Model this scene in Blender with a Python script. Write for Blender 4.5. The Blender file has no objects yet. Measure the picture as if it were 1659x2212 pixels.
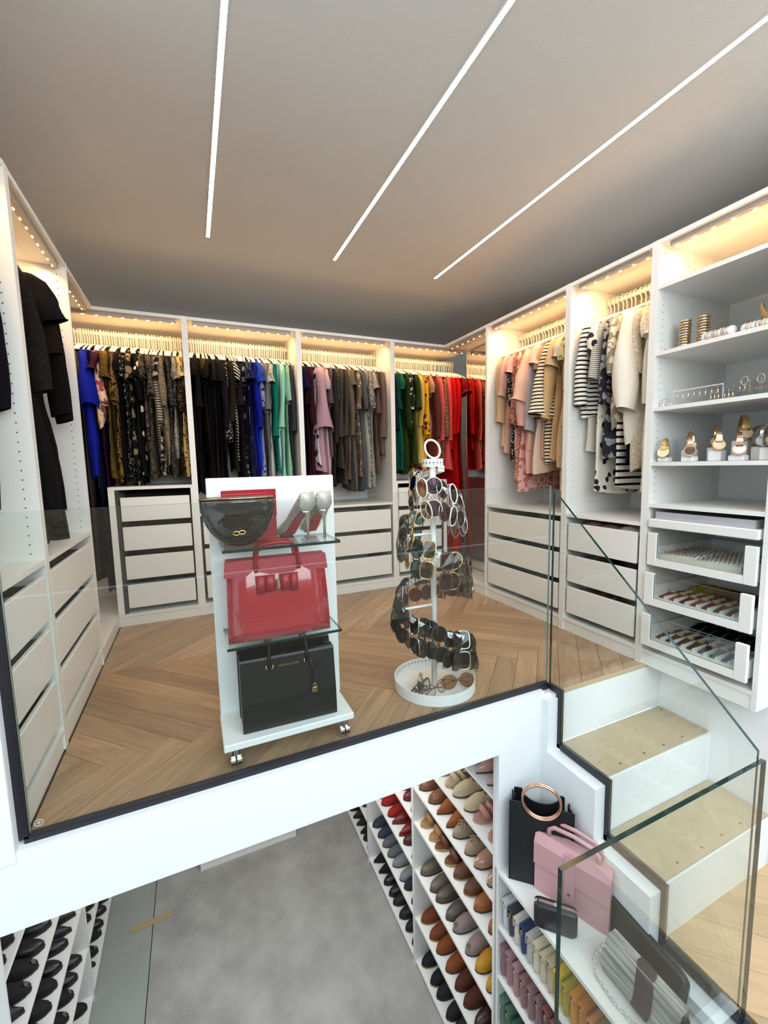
import bpy, math, random
from mathutils import Vector, Matrix, Euler
R = random.Random(7)
PI = math.pi
C = bpy.context.scene.collection
sc = bpy.context.scene
# ---------------------------------------------------------------- camera
cam_d = bpy.data.cameras.new('camera'); cam = bpy.data.objects.new('camera', cam_d); C.objects.link(cam)
sc.camera = cam
yaw, pitch, roll = 0.4193, -0.1087, -0.0210
fwd = Vector((math.sin(yaw)*math.cos(pitch), math.cos(yaw)*math.cos(pitch), math.sin(pitch)))
r0 = Vector((math.cos(yaw), -math.sin(yaw), 0)); u0 = r0.cross(fwd)
rr = r0*math.cos(roll)+u0*math.sin(roll); uu = -r0*math.sin(roll)+u0*math.cos(roll)
cam.matrix_world = Matrix(((rr.x, uu.x, -fwd.x, .4872), (rr.y, uu.y, -fwd.y, -3.1764), (rr.z, uu.z, -fwd.z, 1.0183), (0, 0, 0, 1)))
cam_d.sensor_fit = 'VERTICAL'; cam_d.sensor_height = 24.0; cam_d.lens = 24.0*923.34/2212
cam_d.clip_start = .02; cam_d.clip_end = 100
# ---------------------------------------------------------------- light
world = bpy.data.worlds.new('world'); sc.world = world; world.use_nodes = True
bg = world.node_tree.nodes['Background']; bg.inputs[0].default_value = (.72, .87, 1, 1); bg.inputs[1].default_value = 1.0
def area(name, loc, rot, sx, sy, power, col, parent=None, spread=PI):
    d = bpy.data.lights.new(name, 'AREA'); d.shape = 'RECTANGLE'; d.size = sx; d.size_y = sy; d.energy = power; d.color = col; d.spread = spread
    o = bpy.data.objects.new(name, d); C.objects.link(o); o.location = loc; o.rotation_euler = rot
    if parent: o.parent = parent
    return o
area('daylight_proxy_above', (1.2, -4.3, 2.9), (math.radians(38), 0, 0), 4.0, 1.6, 40, (.68, .93, 1))  # added area lamp standing in for daylight from above and behind; no window built
area('daylight_proxy_front', (1.6, -4.95, 1.75), (math.radians(97), 0, 0), 5.0, 1.0, 70, (.86, .96, 1))  # added unseen daylight panel behind the camera, lifts the ceiling; no window built
area('lower_room_light', (.9, -.75, -.27), (0, 0, 0), 1.2, .9, 12, (1, .98, .96))
sc.view_settings.view_transform = 'Standard'; sc.view_settings.look = 'None'
sc.view_settings.exposure = 0.72; sc.view_settings.gamma = 1; sc.view_settings.use_curve_mapping = False
try:
    sc.cycles.max_bounces = 10; sc.cycles.transparent_max_bounces = 24; sc.cycles.glossy_bounces = 4; sc.cycles.diffuse_bounces = 5
    sc.cycles.caustics_reflective = False; sc.cycles.caustics_refractive = False; sc.cycles.use_denoising = True; sc.cycles.sample_clamp_indirect = 6
except Exception: pass
# ---------------------------------------------------------------- materials
def newmat(name):
    m = bpy.data.materials.new(name); m.use_nodes = True
    return m, m.node_tree.nodes, m.node_tree.links, m.node_tree.nodes['Principled BSDF']
def hexc(h):
    h = h.lstrip('#'); c = [int(h[i:i+2], 16)/255 for i in (0, 2, 4)]
    return tuple(((x+.055)/1.055)**2.4 if x > .04045 else x/12.92 for x in c)
def M(name, col, rough=.5, metal=0, coat=0, spec=.5, bump=0, bscale=40, var=0, emit=None, estr=0):
    m, n, l, b = newmat(name)
    if isinstance(col, str): col = hexc(col)
    b.inputs['Base Color'].default_value = (*col, 1); b.inputs['Roughness'].default_value = rough
    b.inputs['Metallic'].default_value = metal; b.inputs['Coat Weight'].default_value = coat; b.inputs['Specular IOR Level'].default_value = spec
    if coat: b.inputs['Coat Roughness'].default_value = .03
    tc = None
    if bump or var:
        tc = n.new('ShaderNodeTexCoord'); nz = n.new('ShaderNodeTexNoise'); nz.inputs['Scale'].default_value = bscale; nz.inputs['Detail'].default_value = 3
        l.new(tc.outputs['Object'], nz.inputs['Vector'])
        if bump:
            bp = n.new('ShaderNodeBump'); bp.inputs['Strength'].default_value = bump; bp.inputs['Distance'].default_value = .01
            l.new(nz.outputs['Fac'], bp.inputs['Height']); l.new(bp.outputs[0], b.inputs['Normal'])
        if var:
            mx = n.new('ShaderNodeMix'); mx.data_type = 'RGBA'; l.new(nz.outputs['Fac'], mx.inputs[0])
            mx.inputs[6].default_value = (*[c*(1-var) for c in col], 1); mx.inputs[7].default_value = (*[min(1, c*(1+var)) for c in col], 1)
            l.new(mx.outputs[2], b.inputs['Base Color'])
    if emit: b.inputs['Emission Color'].default_value = (*emit, 1); b.inputs['Emission Strength'].default_value = estr
    return m
def glassmat(name, tint, refl=1.0, rough=0.0):
    m, n, l, b = newmat(name); n.remove(b)
    out = n['Material Output']; t = n.new('ShaderNodeBsdfTransparent'); t.inputs[0].default_value = (*tint, 1)
    g = n.new('ShaderNodeBsdfGlossy'); g.inputs['Roughness'].default_value = rough
    g.inputs[0].default_value = (refl, refl, refl, 1)
    ge = n.new('ShaderNodeNewGeometry'); dt = n.new('ShaderNodeVectorMath'); dt.operation = 'DOT_PRODUCT'; l.new(ge.outputs['Normal'], dt.inputs[0]); l.new(ge.outputs['Incoming'], dt.inputs[1])
    ab = n.new('ShaderNodeMath'); ab.operation = 'ABSOLUTE'; l.new(dt.outputs['Value'], ab.inputs[0])
    om = n.new('ShaderNodeMath'); om.operation = 'SUBTRACT'; om.inputs[0].default_value = 1; l.new(ab.outputs[0], om.inputs[1])
    pw = n.new('ShaderNodeMath'); pw.operation = 'POWER'; pw.inputs[1].default_value = 5; l.new(om.outputs[0], pw.inputs[0])
    fr = n.new('ShaderNodeMath'); fr.operation = 'MULTIPLY_ADD'; fr.inputs[1].default_value = .96; fr.inputs[2].default_value = .04; l.new(pw.outputs[0], fr.inputs[0])
    mx = n.new('ShaderNodeMixShader')
    l.new(fr.outputs[0], mx.inputs[0]); l.new(t.outputs[0], mx.inputs[1]); l.new(g.outputs[0], mx.inputs[2]); l.new(mx.outputs[0], out.inputs[0])
    return m
def wood(name, c1, c2, c3, rough=.42, gx=(1, 14, 14)):
    m, n, l, b = newmat(name)
    tc = n.new('ShaderNodeTexCoord'); mp = n.new('ShaderNodeMapping'); mp.inputs['Scale'].default_value = (gx[0]*.8, gx[1]*.62, gx[2])
    oi = n.new('ShaderNodeObjectInfo'); add = n.new('ShaderNodeVectorMath'); add.operation = 'ADD'
    cm = n.new('ShaderNodeCombineXYZ'); mu = n.new('ShaderNodeMath'); mu.operation = 'MULTIPLY'; mu.inputs[1].default_value = 37
    l.new(oi.outputs['Random'], mu.inputs[0]); l.new(mu.outputs[0], cm.inputs[0]); l.new(mu.outputs[0], cm.inputs[1])
    l.new(tc.outputs['Object'], add.inputs[0]); l.new(cm.outputs[0], add.inputs[1]); l.new(add.outputs[0], mp.inputs[0])
    nz = n.new('ShaderNodeTexNoise'); nz.inputs['Scale'].default_value = 3.2; nz.inputs['Detail'].default_value = 7; nz.inputs['Roughness'].default_value = .62; nz.inputs['Distortion'].default_value = 1.1
    l.new(mp.outputs[0], nz.inputs['Vector'])
    cr = n.new('ShaderNodeValToRGB'); e = cr.color_ramp.elements; e[0].position = .22; e[0].color = (*hexc(c1), 1); e[1].position = .80; e[1].color = (*hexc(c3), 1)
    x = e.new(.5); x.color = (*hexc(c2), 1)
    l.new(nz.outputs['Fac'], cr.inputs[0])
    hs = n.new('ShaderNodeHueSaturation'); mr = n.new('ShaderNodeMapRange'); mr.inputs[3].default_value = .80; mr.inputs[4].default_value = 1.14
    l.new(oi.outputs['Random'], mr.inputs[0]); l.new(mr.outputs[0], hs.inputs['Value']); l.new(cr.outputs[0], hs.inputs['Color'])
    l.new(hs.outputs[0], b.inputs['Base Color']); b.inputs['Roughness'].default_value = rough
    bp = n.new('ShaderNodeBump'); bp.inputs['Strength'].default_value = .12; bp.inputs['Distance'].default_value = .004
    l.new(nz.outputs['Fac'], bp.inputs['Height']); l.new(bp.outputs[0], b.inputs['Normal'])
    return m
WHITE = M('white_melamine', (.80, .79, .76), .38, bump=.03, bscale=220)
WALL = M('white_plaster', (.84, .85, .86), .7, bump=.06, bscale=60, var=.02)
CEIL = M('ceiling_paint', (.78, .77, .745), .85, bump=.05, bscale=90)
DARK = M('dark_drawer_interior', (.035, .033, .035), .6)
HOLE = M('peg_hole', (.03, .025, .02), .8)
CHAN = M('black_channel', (.012, .012, .018), .35)
LEDP = M('led_profile', (.38, .34, .31), .4)
WARM = (1, .60, .26)
LEDW = M('led_warm', (1, .8, .5), emit=(1, .72, .42), estr=11)
LEDC = M('led_cool', (1, 1, 1), emit=(1, .88, .82), estr=34.0)
GLASS = glassmat('clear_glass', (.955, .975, .965))
GEDGE = M('green_glass_edge', (.002, .022, .018), .12, coat=.5)
GEDGE2 = M('pale_glass_edge', (.25, .36, .33), .15, coat=.5)
MIRROR = M('mirror_silver', (.88, .88, .88), .02, metal=1)
OAK = wood('oak_floor', '84684c', 'a38466', 'b89a78')
OAK2 = wood('oak_floor_light', 'a88a68', 'bf9f7a', 'ccae88')
PLY = M('bare_plywood_tread', '#b8a68a', .75, bump=.2, bscale=18, var=.09)
OSB = M('raw_board_edge', '#c2a87e', .8, bump=.3, bscale=120, var=.2)
CHROME = M('chrome', (.75, .75, .77), .12, metal=1)
GOLD = M('gold', (.83, .58, .25), .2, metal=1)
RGOLD = M('rose_gold', (.80, .47, .34), .2, metal=1)
SILVER = M('silver', (.7, .68, .64), .22, metal=1)
HANG = M('ivory_hanger', (.86, .80, .68), .45)
RODM = M('white_rail', (.82, .78, .70), .35)
WMET = M('white_painted_metal', (.86, .87, .88), .35)
BRICKM, n_, l_, b_ = newmat('brick_wall')
tc = n_.new('ShaderNodeTexCoord'); bk = n_.new('ShaderNodeTexBrick'); bk.inputs['Scale'].default_value = 4
mp = n_.new('ShaderNodeMapping'); mp.inputs['Rotation'].default_value = (PI/2, 0, 0); l_.new(tc.outputs['Object'], mp.inputs[0]); l_.new(mp.outputs[0], bk.inputs[0])
bk.inputs['Color1'].default_value = (.36, .22, .14, 1); bk.inputs['Color2'].default_value = (.52, .38, .24, 1); bk.inputs['Mortar'].default_value = (.5, .47, .42, 1)
l_.new(bk.outputs[0], b_.inputs['Base Color']); b_.inputs['Roughness'].default_value = .9
CONC, n_, l_, b_ = newmat('concrete')
tc = n_.new('ShaderNodeTexCoord'); a1 = n_.new('ShaderNodeTexNoise'); a1.inputs['Scale'].default_value = 3.6; a1.inputs['Detail'].default_value = 9; a1.inputs['Roughness'].default_value = .6
a1.inputs['Distortion'].default_value = .1
cr = n_.new('ShaderNodeValToRGB'); cr.color_ramp.elements[0].position = .3; cr.color_ramp.elements[0].color = (.25, .24, .222, 1); cr.color_ramp.elements[1].position = .72; cr.color_ramp.elements[1].color = (.41, .395, .37, 1)
l_.new(tc.outputs['Object'], a1.inputs[0]); l_.new(a1.outputs[0], cr.inputs[0]); l_.new(cr.outputs[0], b_.inputs['Base Color']); b_.inputs['Roughness'].default_value = .55

def cloth(col, pat=None, col2=(.8, .78, .74), scale=1.0, sheen=.0, rough=.85):
    key = 'cloth_%s_%s_%s_%s' % (col, pat, col2, scale)
    key = key.replace('#', '').replace(' ', '')[:60]
    if key in bpy.data.materials: return bpy.data.materials[key]
    m, n, l, b = newmat(key)
    c1 = hexc(col) if isinstance(col, str) else col; c2 = hexc(col2) if isinstance(col2, str) else col2
    b.inputs['Roughness'].default_value = rough; b.inputs['Specular IOR Level'].default_value = .1
    tc = n.new('ShaderNodeTexCoord'); fac = None
    if pat in ('stripe', 'dstripe', 'thin', 'vstripe'):
        sp = n.new('ShaderNodeSeparateXYZ'); l.new(tc.outputs['Object'], sp.inputs[0])
        mu = n.new('ShaderNodeMath'); mu.operation = 'MULTIPLY'
        if pat in ('dstripe',):
            ad = n.new('ShaderNodeMath'); ad.operation = 'MULTIPLY_ADD'; ad.inputs[1].default_value = .8; l.new(sp.outputs[0], ad.inputs[0]); l.new(sp.outputs[2], ad.inputs[2]); l.new(ad.outputs[0], mu.inputs[0])
        elif pat == 'vstripe':
            ad = n.new('ShaderNodeMath'); ad.operation = 'ADD'; l.new(sp.outputs[0], ad.inputs[0]); l.new(sp.outputs[1], ad.inputs[1]); l.new(ad.outputs[0], mu.inputs[0])
        else: l.new(sp.outputs[2], mu.inputs[0])
        mu.inputs[1].default_value = (45 if pat != 'thin' else 95)*scale
        fr = n.new('ShaderNodeMath'); fr.operation = 'FRACT'; l.new(mu.outputs[0], fr.inputs[0])
        gt = n.new('ShaderNodeMath'); gt.operation = 'GREATER_THAN'; gt.inputs[1].default_value = .62; l.new(fr.outputs[0], gt.inputs[0]); fac = gt.outputs[0]
    elif pat in ('floral', 'spot', 'dots', 'lace', 'leopard'):
        nz = n.new('ShaderNodeTexNoise'); nz.inputs['Scale'].default_value = 30*scale; l.new(tc.outputs['Object'], nz.inputs[0])
        mxv = n.new('ShaderNodeMix'); mxv.data_type = 'VECTOR'; mxv.inputs[0].default_value = {'floral': .06, 'spot': .03, 'dots': 0, 'lace': .05, 'leopard': .05}[pat]
        l.new(tc.outputs['Object'], mxv.inputs[4]); l.new(nz.outputs['Color'], mxv.inputs[5])
        vo = n.new('ShaderNodeTexVoronoi'); vo.inputs['Scale'].default_value = {'floral': 26, 'spot': 34, 'dots': 70, 'lace': 60, 'leopard': 55}[pat]*scale
        if pat in ('lace', 'leopard'): vo.feature = 'DISTANCE_TO_EDGE'
        if pat == 'dots': vo.inputs['Randomness'].default_value = .15
        l.new(mxv.outputs[1], vo.inputs['Vector'])
        lt = n.new('ShaderNodeMath'); lt.operation = 'LESS_THAN'; lt.inputs[1].default_value = {'floral': .46, 'spot': .34, 'dots': .22, 'lace': .13, 'leopard': .16}[pat]
        l.new(vo.outputs['Distance'], lt.inputs[0]); fac = lt.outputs[0]
    elif pat in ('marble', 'tweed', 'leaf'):
        nz = n.new('ShaderNodeTexNoise'); nz.inputs['Scale'].default_value = {'marble': 22, 'tweed': 160, 'leaf': 34}[pat]*scale; nz.inputs['Detail'].default_value = 3; nz.inputs['Distortion'].default_value = {'marble': 3.0, 'tweed': .2, 'leaf': 2}[pat]
        l.new(tc.outputs['Object'], nz.inputs[0]); gt = n.new('ShaderNodeMath'); gt.operation = 'GREATER_THAN'; gt.inputs[1].default_value = .53; l.new(nz.outputs['Fac'], gt.inputs[0]); fac = gt.outputs[0]
    if fac is not None:
        mx = n.new('ShaderNodeMix'); mx.data_type = 'RGBA'; mx.inputs[6].default_value = (*c1, 1); mx.inputs[7].default_value = (*c2, 1); l.new(fac, mx.inputs[0]); l.new(mx.outputs[2], b.inputs['Base Color'])
    else: b.inputs['Base Color'].default_value = (*c1, 1)
    nb = n.new('ShaderNodeTexNoise'); nb.inputs['Scale'].default_value = 28; nb.inputs['Detail'].default_value = 2; l.new(tc.outputs['Object'], nb.inputs[0])
    bp = n.new('ShaderNodeBump'); bp.inputs['Strength'].default_value = .35; bp.inputs['Distance'].default_value = .012; l.new(nb.outputs[0], bp.inputs['Height']); l.new(bp.outputs[0], b.inputs['Normal'])
    return m
def leather(name, col, rough=.4, coat=0, grain=.15):
    return M(name, col, rough, coat=coat, bump=grain, bscale=260)
# ---------------------------------------------------------------- mesh helpers
class MB:
    def __init__(s): s.v = []; s.f = []; s.m = []; s.sm = []
    def add(s, vs, fs, m=0, smooth=False):
        o = len(s.v); s.v += [tuple(p) for p in vs]
        for f in fs: s.f.append(tuple(i+o for i in f)); s.m.append(m); s.sm.append(smooth)
        return s
    def box(s, x0, x1, y0, y1, z0, z1, m=0):
        return s.add([(x0,y0,z0),(x1,y0,z0),(x1,y1,z0),(x0,y1,z0),(x0,y0,z1),(x1,y0,z1),(x1,y1,z1),(x0,y1,z1)],
                     [(3,2,1,0),(4,5,6,7),(0,1,5,4),(1,2,6,5),(2,3,7,6),(3,0,4,7)], m)
    def rbox(s, x0, x1, y0, y1, z0, z1, r, m=0):           # box with small rounded vertical+horizontal edges (chamfer)
        rings = []
        for z, q in ((z0, r), (z0+r, 0), (z1-r, 0), (z1, r)):
            a, b, c, d = x0+q, x1-q, y0+q, y1-q
            rings.append([(a+r,c,z),(b-r,c,z),(b,c+r,z),(b,d-r,z),(b-r,d,z),(a+r,d,z),(a,d-r,z),(a,c+r,z)])
        return s.loft(rings, True, True, m)
    def loft(s, rings, cap0=False, cap1=False, m=0, smooth=False, closed=True):
        n = len(rings[0]); vs = [p for r in rings for p in r]; fs = []
        for i in range(len(rings)-1):
            for j in range(n if closed else n-1):
                k = (j+1) % n; fs.append((i*n+j, i*n+k, (i+1)*n+k, (i+1)*n+j))
        if cap0: fs.append(tuple(range(n-1, -1, -1)))
        if cap1: fs.append(tuple((len(rings)-1)*n+j for j in range(n)))
        return s.add(vs, fs, m, smooth)
    def tube(s, pts, r, n=8, closed=False, m=0, flat=1.0, up=None):
        pts = [Vector(p) for p in pts]; L = len(pts); rings = []
        rs = r if isinstance(r, (list, tuple)) else [r]*L
        pn = None
        for i, p in enumerate(pts):
            if closed: t = pts[(i+1) % L]-pts[i-1]
            else: t = pts[min(i+1, L-1)]-pts[max(i-1, 0)]
            t.normalize()
            if pn is None:
                a = Vector(up) if up else (Vector((0, 0, 1)) if abs(t.z) < .9 else Vector((1, 0, 0)))
                pn = (a-t*a.dot(t)).normalized()
            else: pn = (pn-t*pn.dot(t)).normalized()
            bn = t.cross(pn)
            rings.append([tuple(p+pn*math.cos(2*PI*j/n)*rs[i]+bn*math.sin(2*PI*j/n)*rs[i]*flat) for j in range(n)])
        if closed: rings.append(rings[0]); return s.loft(rings, False, False, m, True)
        return s.loft(rings, True, True, m, True)
    def cyl(s, c, r, z0, z1, n=20, m=0, r1=None):
        r1 = r if r1 is None else r1
        return s.loft([[(c[0]+r*math.cos(2*PI*j/n), c[1]+r*math.sin(2*PI*j/n), z0) for j in range(n)], [(c[0]+r1*math.cos(2*PI*j/n), c[1]+r1*math.sin(2*PI*j/n), z1) for j in range(n)]], True, True, m, False)
    def prism(s, poly, axis, a, b, m=0, m_side=None):      # poly in the two other axes
        def P(p, t): return (t, p[0], p[1]) if axis == 0 else ((p[0], t, p[1]) if axis == 1 else (p[0], p[1], t))
        n = len(poly); vs = [P(p, a) for p in poly]+[P(p, b) for p in poly]
        s.add(vs, [tuple(range(n-1, -1, -1)), tuple(range(n, 2*n))], m)
        return s.add(vs, [(j, (j+1) % n, n+(j+1) % n, n+j) for j in range(n)], m if m_side is None else m_side)
    def xf(s, mat):
        s.v = [tuple(mat @ Vector(p)) for p in s.v]; return s
    def mesh(s, name, mats):
        me = bpy.data.meshes.new(name); me.from_pydata(s.v, [], s.f)
        for m in (mats if isinstance(mats, (list, tuple)) else [mats]): me.materials.append(m)
        me.polygons.foreach_set('material_index', s.m); me.polygons.foreach_set('use_smooth', s.sm)
        me.update(); 
        import bmesh
        b = bmesh.new(); b.from_mesh(me); bmesh.ops.recalc_face_normals(b, faces=b.faces); b.to_mesh(me); b.free()
        return me
    def build(s, name, mats, parent=None):
        o = bpy.data.objects.new(name, s.mesh(name, mats)); C.objects.link(o)
        if parent: o.parent = parent
        return o
def tag(o, label=None, cat=None, group=None, kind=None):
    if label: o['label'] = label
    if cat: o['category'] = cat
    if group: o['group'] = group
    if kind: o['kind'] = kind
    return o
def thing(name, label, cat, loc=(0, 0, 0), rz=0, group=None):
    o = bpy.data.objects.new(name, None); C.objects.link(o); o.empty_display_size = .05
    o.location = loc; o.rotation_euler = (0, 0, rz); return tag(o, label, cat, group)
def struct(name, mb, mats, parent=None):
    o = mb.build(name, mats, parent)
    if not parent: o['kind'] = 'structure'
    return o
def inst(o, loc, rot=None, label=None, group=None, mats=None):
    c = o.copy(); C.objects.link(c); c.location = loc
    if rot is not None: c.rotation_euler = rot
    if label: c['label'] = label
    if group: c['group'] = group
    for ch in o.children:
        d = ch.copy(); C.objects.link(d); d.parent = c
        for g in ch.children:
            e = g.copy(); C.objects.link(e); e.parent = d
    return c
def setmat(o, m):
    if not o.data.materials: o.data.materials.append(m)
    o.material_slots[0].link = 'OBJECT'; o.material_slots[0].material = m
def arc(cx, cz, r, a0, a1, n, y=0, rz=None):
    rz = rz or r
    return [(cx+r*math.cos(a0+(a1-a0)*i/n), y, cz+rz*math.sin(a0+(a1-a0)*i/n)) for i in range(n+1)]
W = 2.4927; A = .5027; R1 = .5503; H = 2.012
# ================================================================ SETTING
ceil = struct('ceiling', MB().box(-1.6, 4.4, -3.3, 1.1, 2.3, 2.4), CEIL)
struct('wall_back', MB().box(-1.1, 3.6, 1.0, 1.1, -.235, 2.3), WALL)
struct('wall_basement_back', MB().box(-.62, 3.2, .601, .70, -2.25, -.24), WALL)
struct('wall_left', MB().box(-1.1, -1.0, -1.747, 1.0, -.0175, 2.3), WALL)
struct('wall_light_gap_filler', MB().box(2.64, 3.5, -2.345, -2.315, -.71, 2.3), WALL)  # unseen wall piece added to stop outside light leaking past the cabinet end
struct('wall_basement_left', MB().box(-.70, -.60, -2.6, .60, -2.25, -.24), WALL)
struct('wall_right', MB().box(3.50, 3.60, -2.34, 1.0, -.71, 2.3), WALL)
struct('wall_pier', MB().box(-1.6, -.012, -1.80, -1.748, -.017, 2.3), WALL)
struct('wall_brick', MB().box(-9, 11, -8.2, -8.0, -.75, 2.6), BRICKM)
struct('floor_terrace', MB().box(-9, 11, -8.0, -4.6, -.85, -.78), M('terrace_paving', (.42, .36, .28), .9, var=.15, bscale=3))
struct('floor_slab', MB().box(-1.6, 1.9, -1.80, 1.0, -.235, -.018), WALL)
struct('floor_slab_stair_side', MB().box(1.9, 3.5, -1.822, 1.0, -.235, -.018), WALL)
struct('floor_lower_slab', MB().box(-1.6, 5.2, -4.6, -2.66, -.80, -.722), M('oak_landing', (.09, .062, .042), .5, var=.2, bscale=5))
struct('floor_lower_slab_side', MB().box(1.96, 5.2, -2.66, -2.31, -.80, -.722), WALL)
struct('floor_basement', MB().box(.03, 1.9, -2.6, .6, -2.34, -2.24), CONC)
struct('floor_basement_strip', MB().box(-.6, .024, -2.6, .6, -2.34, -2.241), M('concrete_strip', (.30, .315, .285), .5, var=.14, bscale=5))
struct('wall_under_stair', MB().box(1.62, 1.857, -1.80, -1.776, -.783, -.235), WALL)
struct('wall_stair_right', MB().box(2.62, 3.1, -2.40, -1.80, -.72, -.018), WALL)
struct('trim_slab_ledge', MB().box(-.012, 1.87, -1.800, -1.757, -.018, -.004), WALL)
struct('trim_pier_reveal', MB().box(-.075, -.0125, -1.806, -1.8005, -.03, 2.3), WALL)
def clip(poly, x0, x1, y0, y1):
    def cut(P, ins, itx):
        out = []
        for i in range(len(P)):
            a, b = P[i-1], P[i]
            if ins(b):
                if not ins(a): out.append(itx(a, b))
                out.append(b)
            elif ins(a): out.append(itx(a, b))
        return out
    def mk(ax, v): return lambda a, b: tuple(a[k]+(b[k]-a[k])*(v-a[ax])/(b[ax]-a[ax]) for k in (0, 1))
    for ins, it in ((lambda p: p[0] >= x0, mk(0, x0)), (lambda p: p[0] <= x1, mk(0, x1)), (lambda p: p[1] >= y0, mk(1, y0)), (lambda p: p[1] <= y1, mk(1, y1))):
        if len(poly) < 3: return []
        poly = cut(poly, ins, it)
    return poly
def area2(P): return abs(sum(P[i-1][0]*P[i][1]-P[i][0]*P[i-1][1] for i in range(len(P))))/2
def herring(parent, z, th, x0, x1, y0, y1, mat, w=.1, n=10, xo=.35, yo=-1.433):
    s2 = math.sqrt(2); yoff = yo+(n-1)*w/s2; xoff = xo-(n+1)*w/s2; g = .0009; cnt = 0
    for t in range(-6, 7):
        for k in range(-70, 90):
            for hv in (0, 1):
                if hv == 0: a0, a1, b0, b1 = k, k+n, k, k+1
                else: a0, a1, b0, b1 = k, k+1, k+1, k+1+n
                a0 += t*n; a1 += t*n; b0 -= t*n; b1 -= t*n
                a0, a1, b0, b1 = a0*w+g, a1*w-g, b0*w+g, b1*w-g
                W2 = lambda p, q: ((p+q)/s2+xoff, (q-p)/s2+yoff)
                P = clip([W2(a0, b0), W2(a1, b0), W2(a1, b1), W2(a0, b1)], x0, x1, y0, y1)
                if len(P) < 3 or area2(P) < 2e-4: continue
                ctr = W2((a0+a1)/2, (b0+b1)/2); rot = -PI/4 if hv == 0 else PI/4
                cs, sn = math.cos(-rot), math.sin(-rot)
                loc = [((p[0]-ctr[0])*cs-(p[1]-ctr[1])*sn, (p[0]-ctr[0])*sn+(p[1]-ctr[1])*cs) for p in P]
                dz = R.uniform(0, .0006)
                o = MB().prism(loc, 2, -th, dz).build('plank', mat, parent); o.location = (ctr[0], ctr[1], z); o.rotation_euler = (0, 0, rot); cnt += 1
    return cnt
fl = struct('floor', MB().box(-.02, 2.51, -1.756, .02, -.0175, -.0145), M('floor_bed', (.12, .08, .05), .9))
fl2 = struct('floor_stair_head', MB().box(1.925, 2.515, -1.822, -1.7565, -.0175, -.0145), OSB)
n1 = herring(fl, 0, .014, 0.002, W+.015, -1.756, .015, OAK)
herring(fl2, 0, .014, 1.93, W+.0, -1.826, -1.7562, OAK)
struct('trim_floor_nosing', MB().box(1.935, W+.02, -1.836, -1.8265, -.016, 0), OSB)
fl3 = struct('floor_lower', MB().box(1.96, 4.4, -4.2, -2.312, -.7215, -.7195), M('floor_bed_low', (.2, .14, .09), .9))
herring(fl3, -.705, .014, 1.962, 3.6, -3.3, -2.312, OAK2, w=.14, n=8, xo=2.2, yo=-3.0)
# stairs
st = thing('staircase', 'white plastered stairs with bare plywood treads beside the glass railing', 'stairs', (1.93, -1.836, -.72)); 
def bx(p, name, m, x0, x1, y0, y1, z0, z1, **k):           # box in world coordinates under an unrotated empty
    l = p.location; o = MB().box(x0-l.x, x1-l.x, y0-l.y, y1-l.y, z0-l.z, z1-l.z).build(name, m, p); return o
bx(st, 'riser', WALL, 1.935, 2.619, -1.836, -1.823, -.245, -.017)
bx(st, 'step_body', WALL, 1.935, 2.619, -2.085, -1.836, -.72, -.254)
bx(st, 'step_body', WALL, 1.935, 2.619, -2.325, -2.0851, -.72, -.489)
for (y0, y1, z) in ((-2.075, -1.842, -.245), (-2.318, -2.091, -.48)):
    bx(st, 'tread', PLY, 1.94, 2.612, y0, y1, z-.008, z)
    sc_mb = MB()
    for x in (2.05, 2.2, 2.33, 2.46): sc_mb.cyl((x-1.93, y0+.025+1.836), .005, z+.72, z+.7206, 8)
    sc_mb.cyl((2.59-1.93, y1-.03+1.836), .005, z+.72, z+.7206, 8)
    tag(sc_mb.build('screw_heads', M('screw_dark', (.1, .07, .05), .7), st), kind='stuff')
# stringer panel beside the stair (between bag shelf and glass)
prof = [(-1.80, -.03), (-1.838, -.03), (-1.838, -.27), (-2.088, -.27), (-2.088, -.505), (-2.322, -.505), (-2.322, -.72), (-2.57, -.72), (-2.57, -.765), (-1.80, -.765)]
sg = struct('trim_stair_stringer', MB().prism(prof, 0, 1.857, 1.9135), WALL)
def outline(path, t):     # offset band polygon pieces along a polyline in (y,z)
    pass
ch = thing('glass_channel', 'black channel holding the glass along slab edge and stair steps', 'channel', (0, 0, 0))
bx(ch, 'front_channel', CHAN, 0.0, 1.915, -1.778, -1.7565, -.017, .016)
bx(ch, 'left_channel', CHAN, -.011, .011, -1.778, -1.7565, .010, .93)
cp = [(-1.7785, .011), (-1.832, .011), (-1.832, -.243), (-2.082, -.243), (-2.082, -.478), (-2.316, -.478), (-2.316, -.694), (-2.57, -.694)]
def band(pts, t):
    out = []
    for i in range(len(pts)-1):
        (y0, z0), (y1, z1) = pts[i], pts[i+1]
        if abs(z0-z1) < 1e-6: out.append((y1-t*.999 if i < len(pts)-2 and False else y1, y0, z0-t, z0))
        else: out.append((y0-t, y0, z1-t, z0))
    return out
for (a, b, c, d) in band(cp, .021): bx(ch, 'step_channel', CHAN, 1.914, 1.934, a, b, c, d)
def pane(name, label, poly, axis, a, b, em, group=None):
    th = thing(name, label, 'glass pane', (0, 0, 0), 0, group)
    MB().prism(poly, axis, a, b, 0, 1).build('pane', [GLASS, em], th); return th
p1 = pane('glass_railing', 'long clear glass railing pane along the front edge of the upper floor', [(0.012, .011), (1.915, .011), (1.915, .917), (0.012, .917)], 1, -1.773, -1.762, GEDGE2)
p2 = pane('glass_railing', 'stepped glass railing pane with sloping top beside the stairs', [(-1.779, .897), (-2.562, .178), (-2.562, -.693), (-2.3375, -.693), (-2.3375, -.477), (-2.1035, -.477), (-2.1035, -.242), (-1.8535, -.242), (-1.8535, .012), (-1.779, .012)], 0, 1.919, 1.931, GEDGE)
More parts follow.
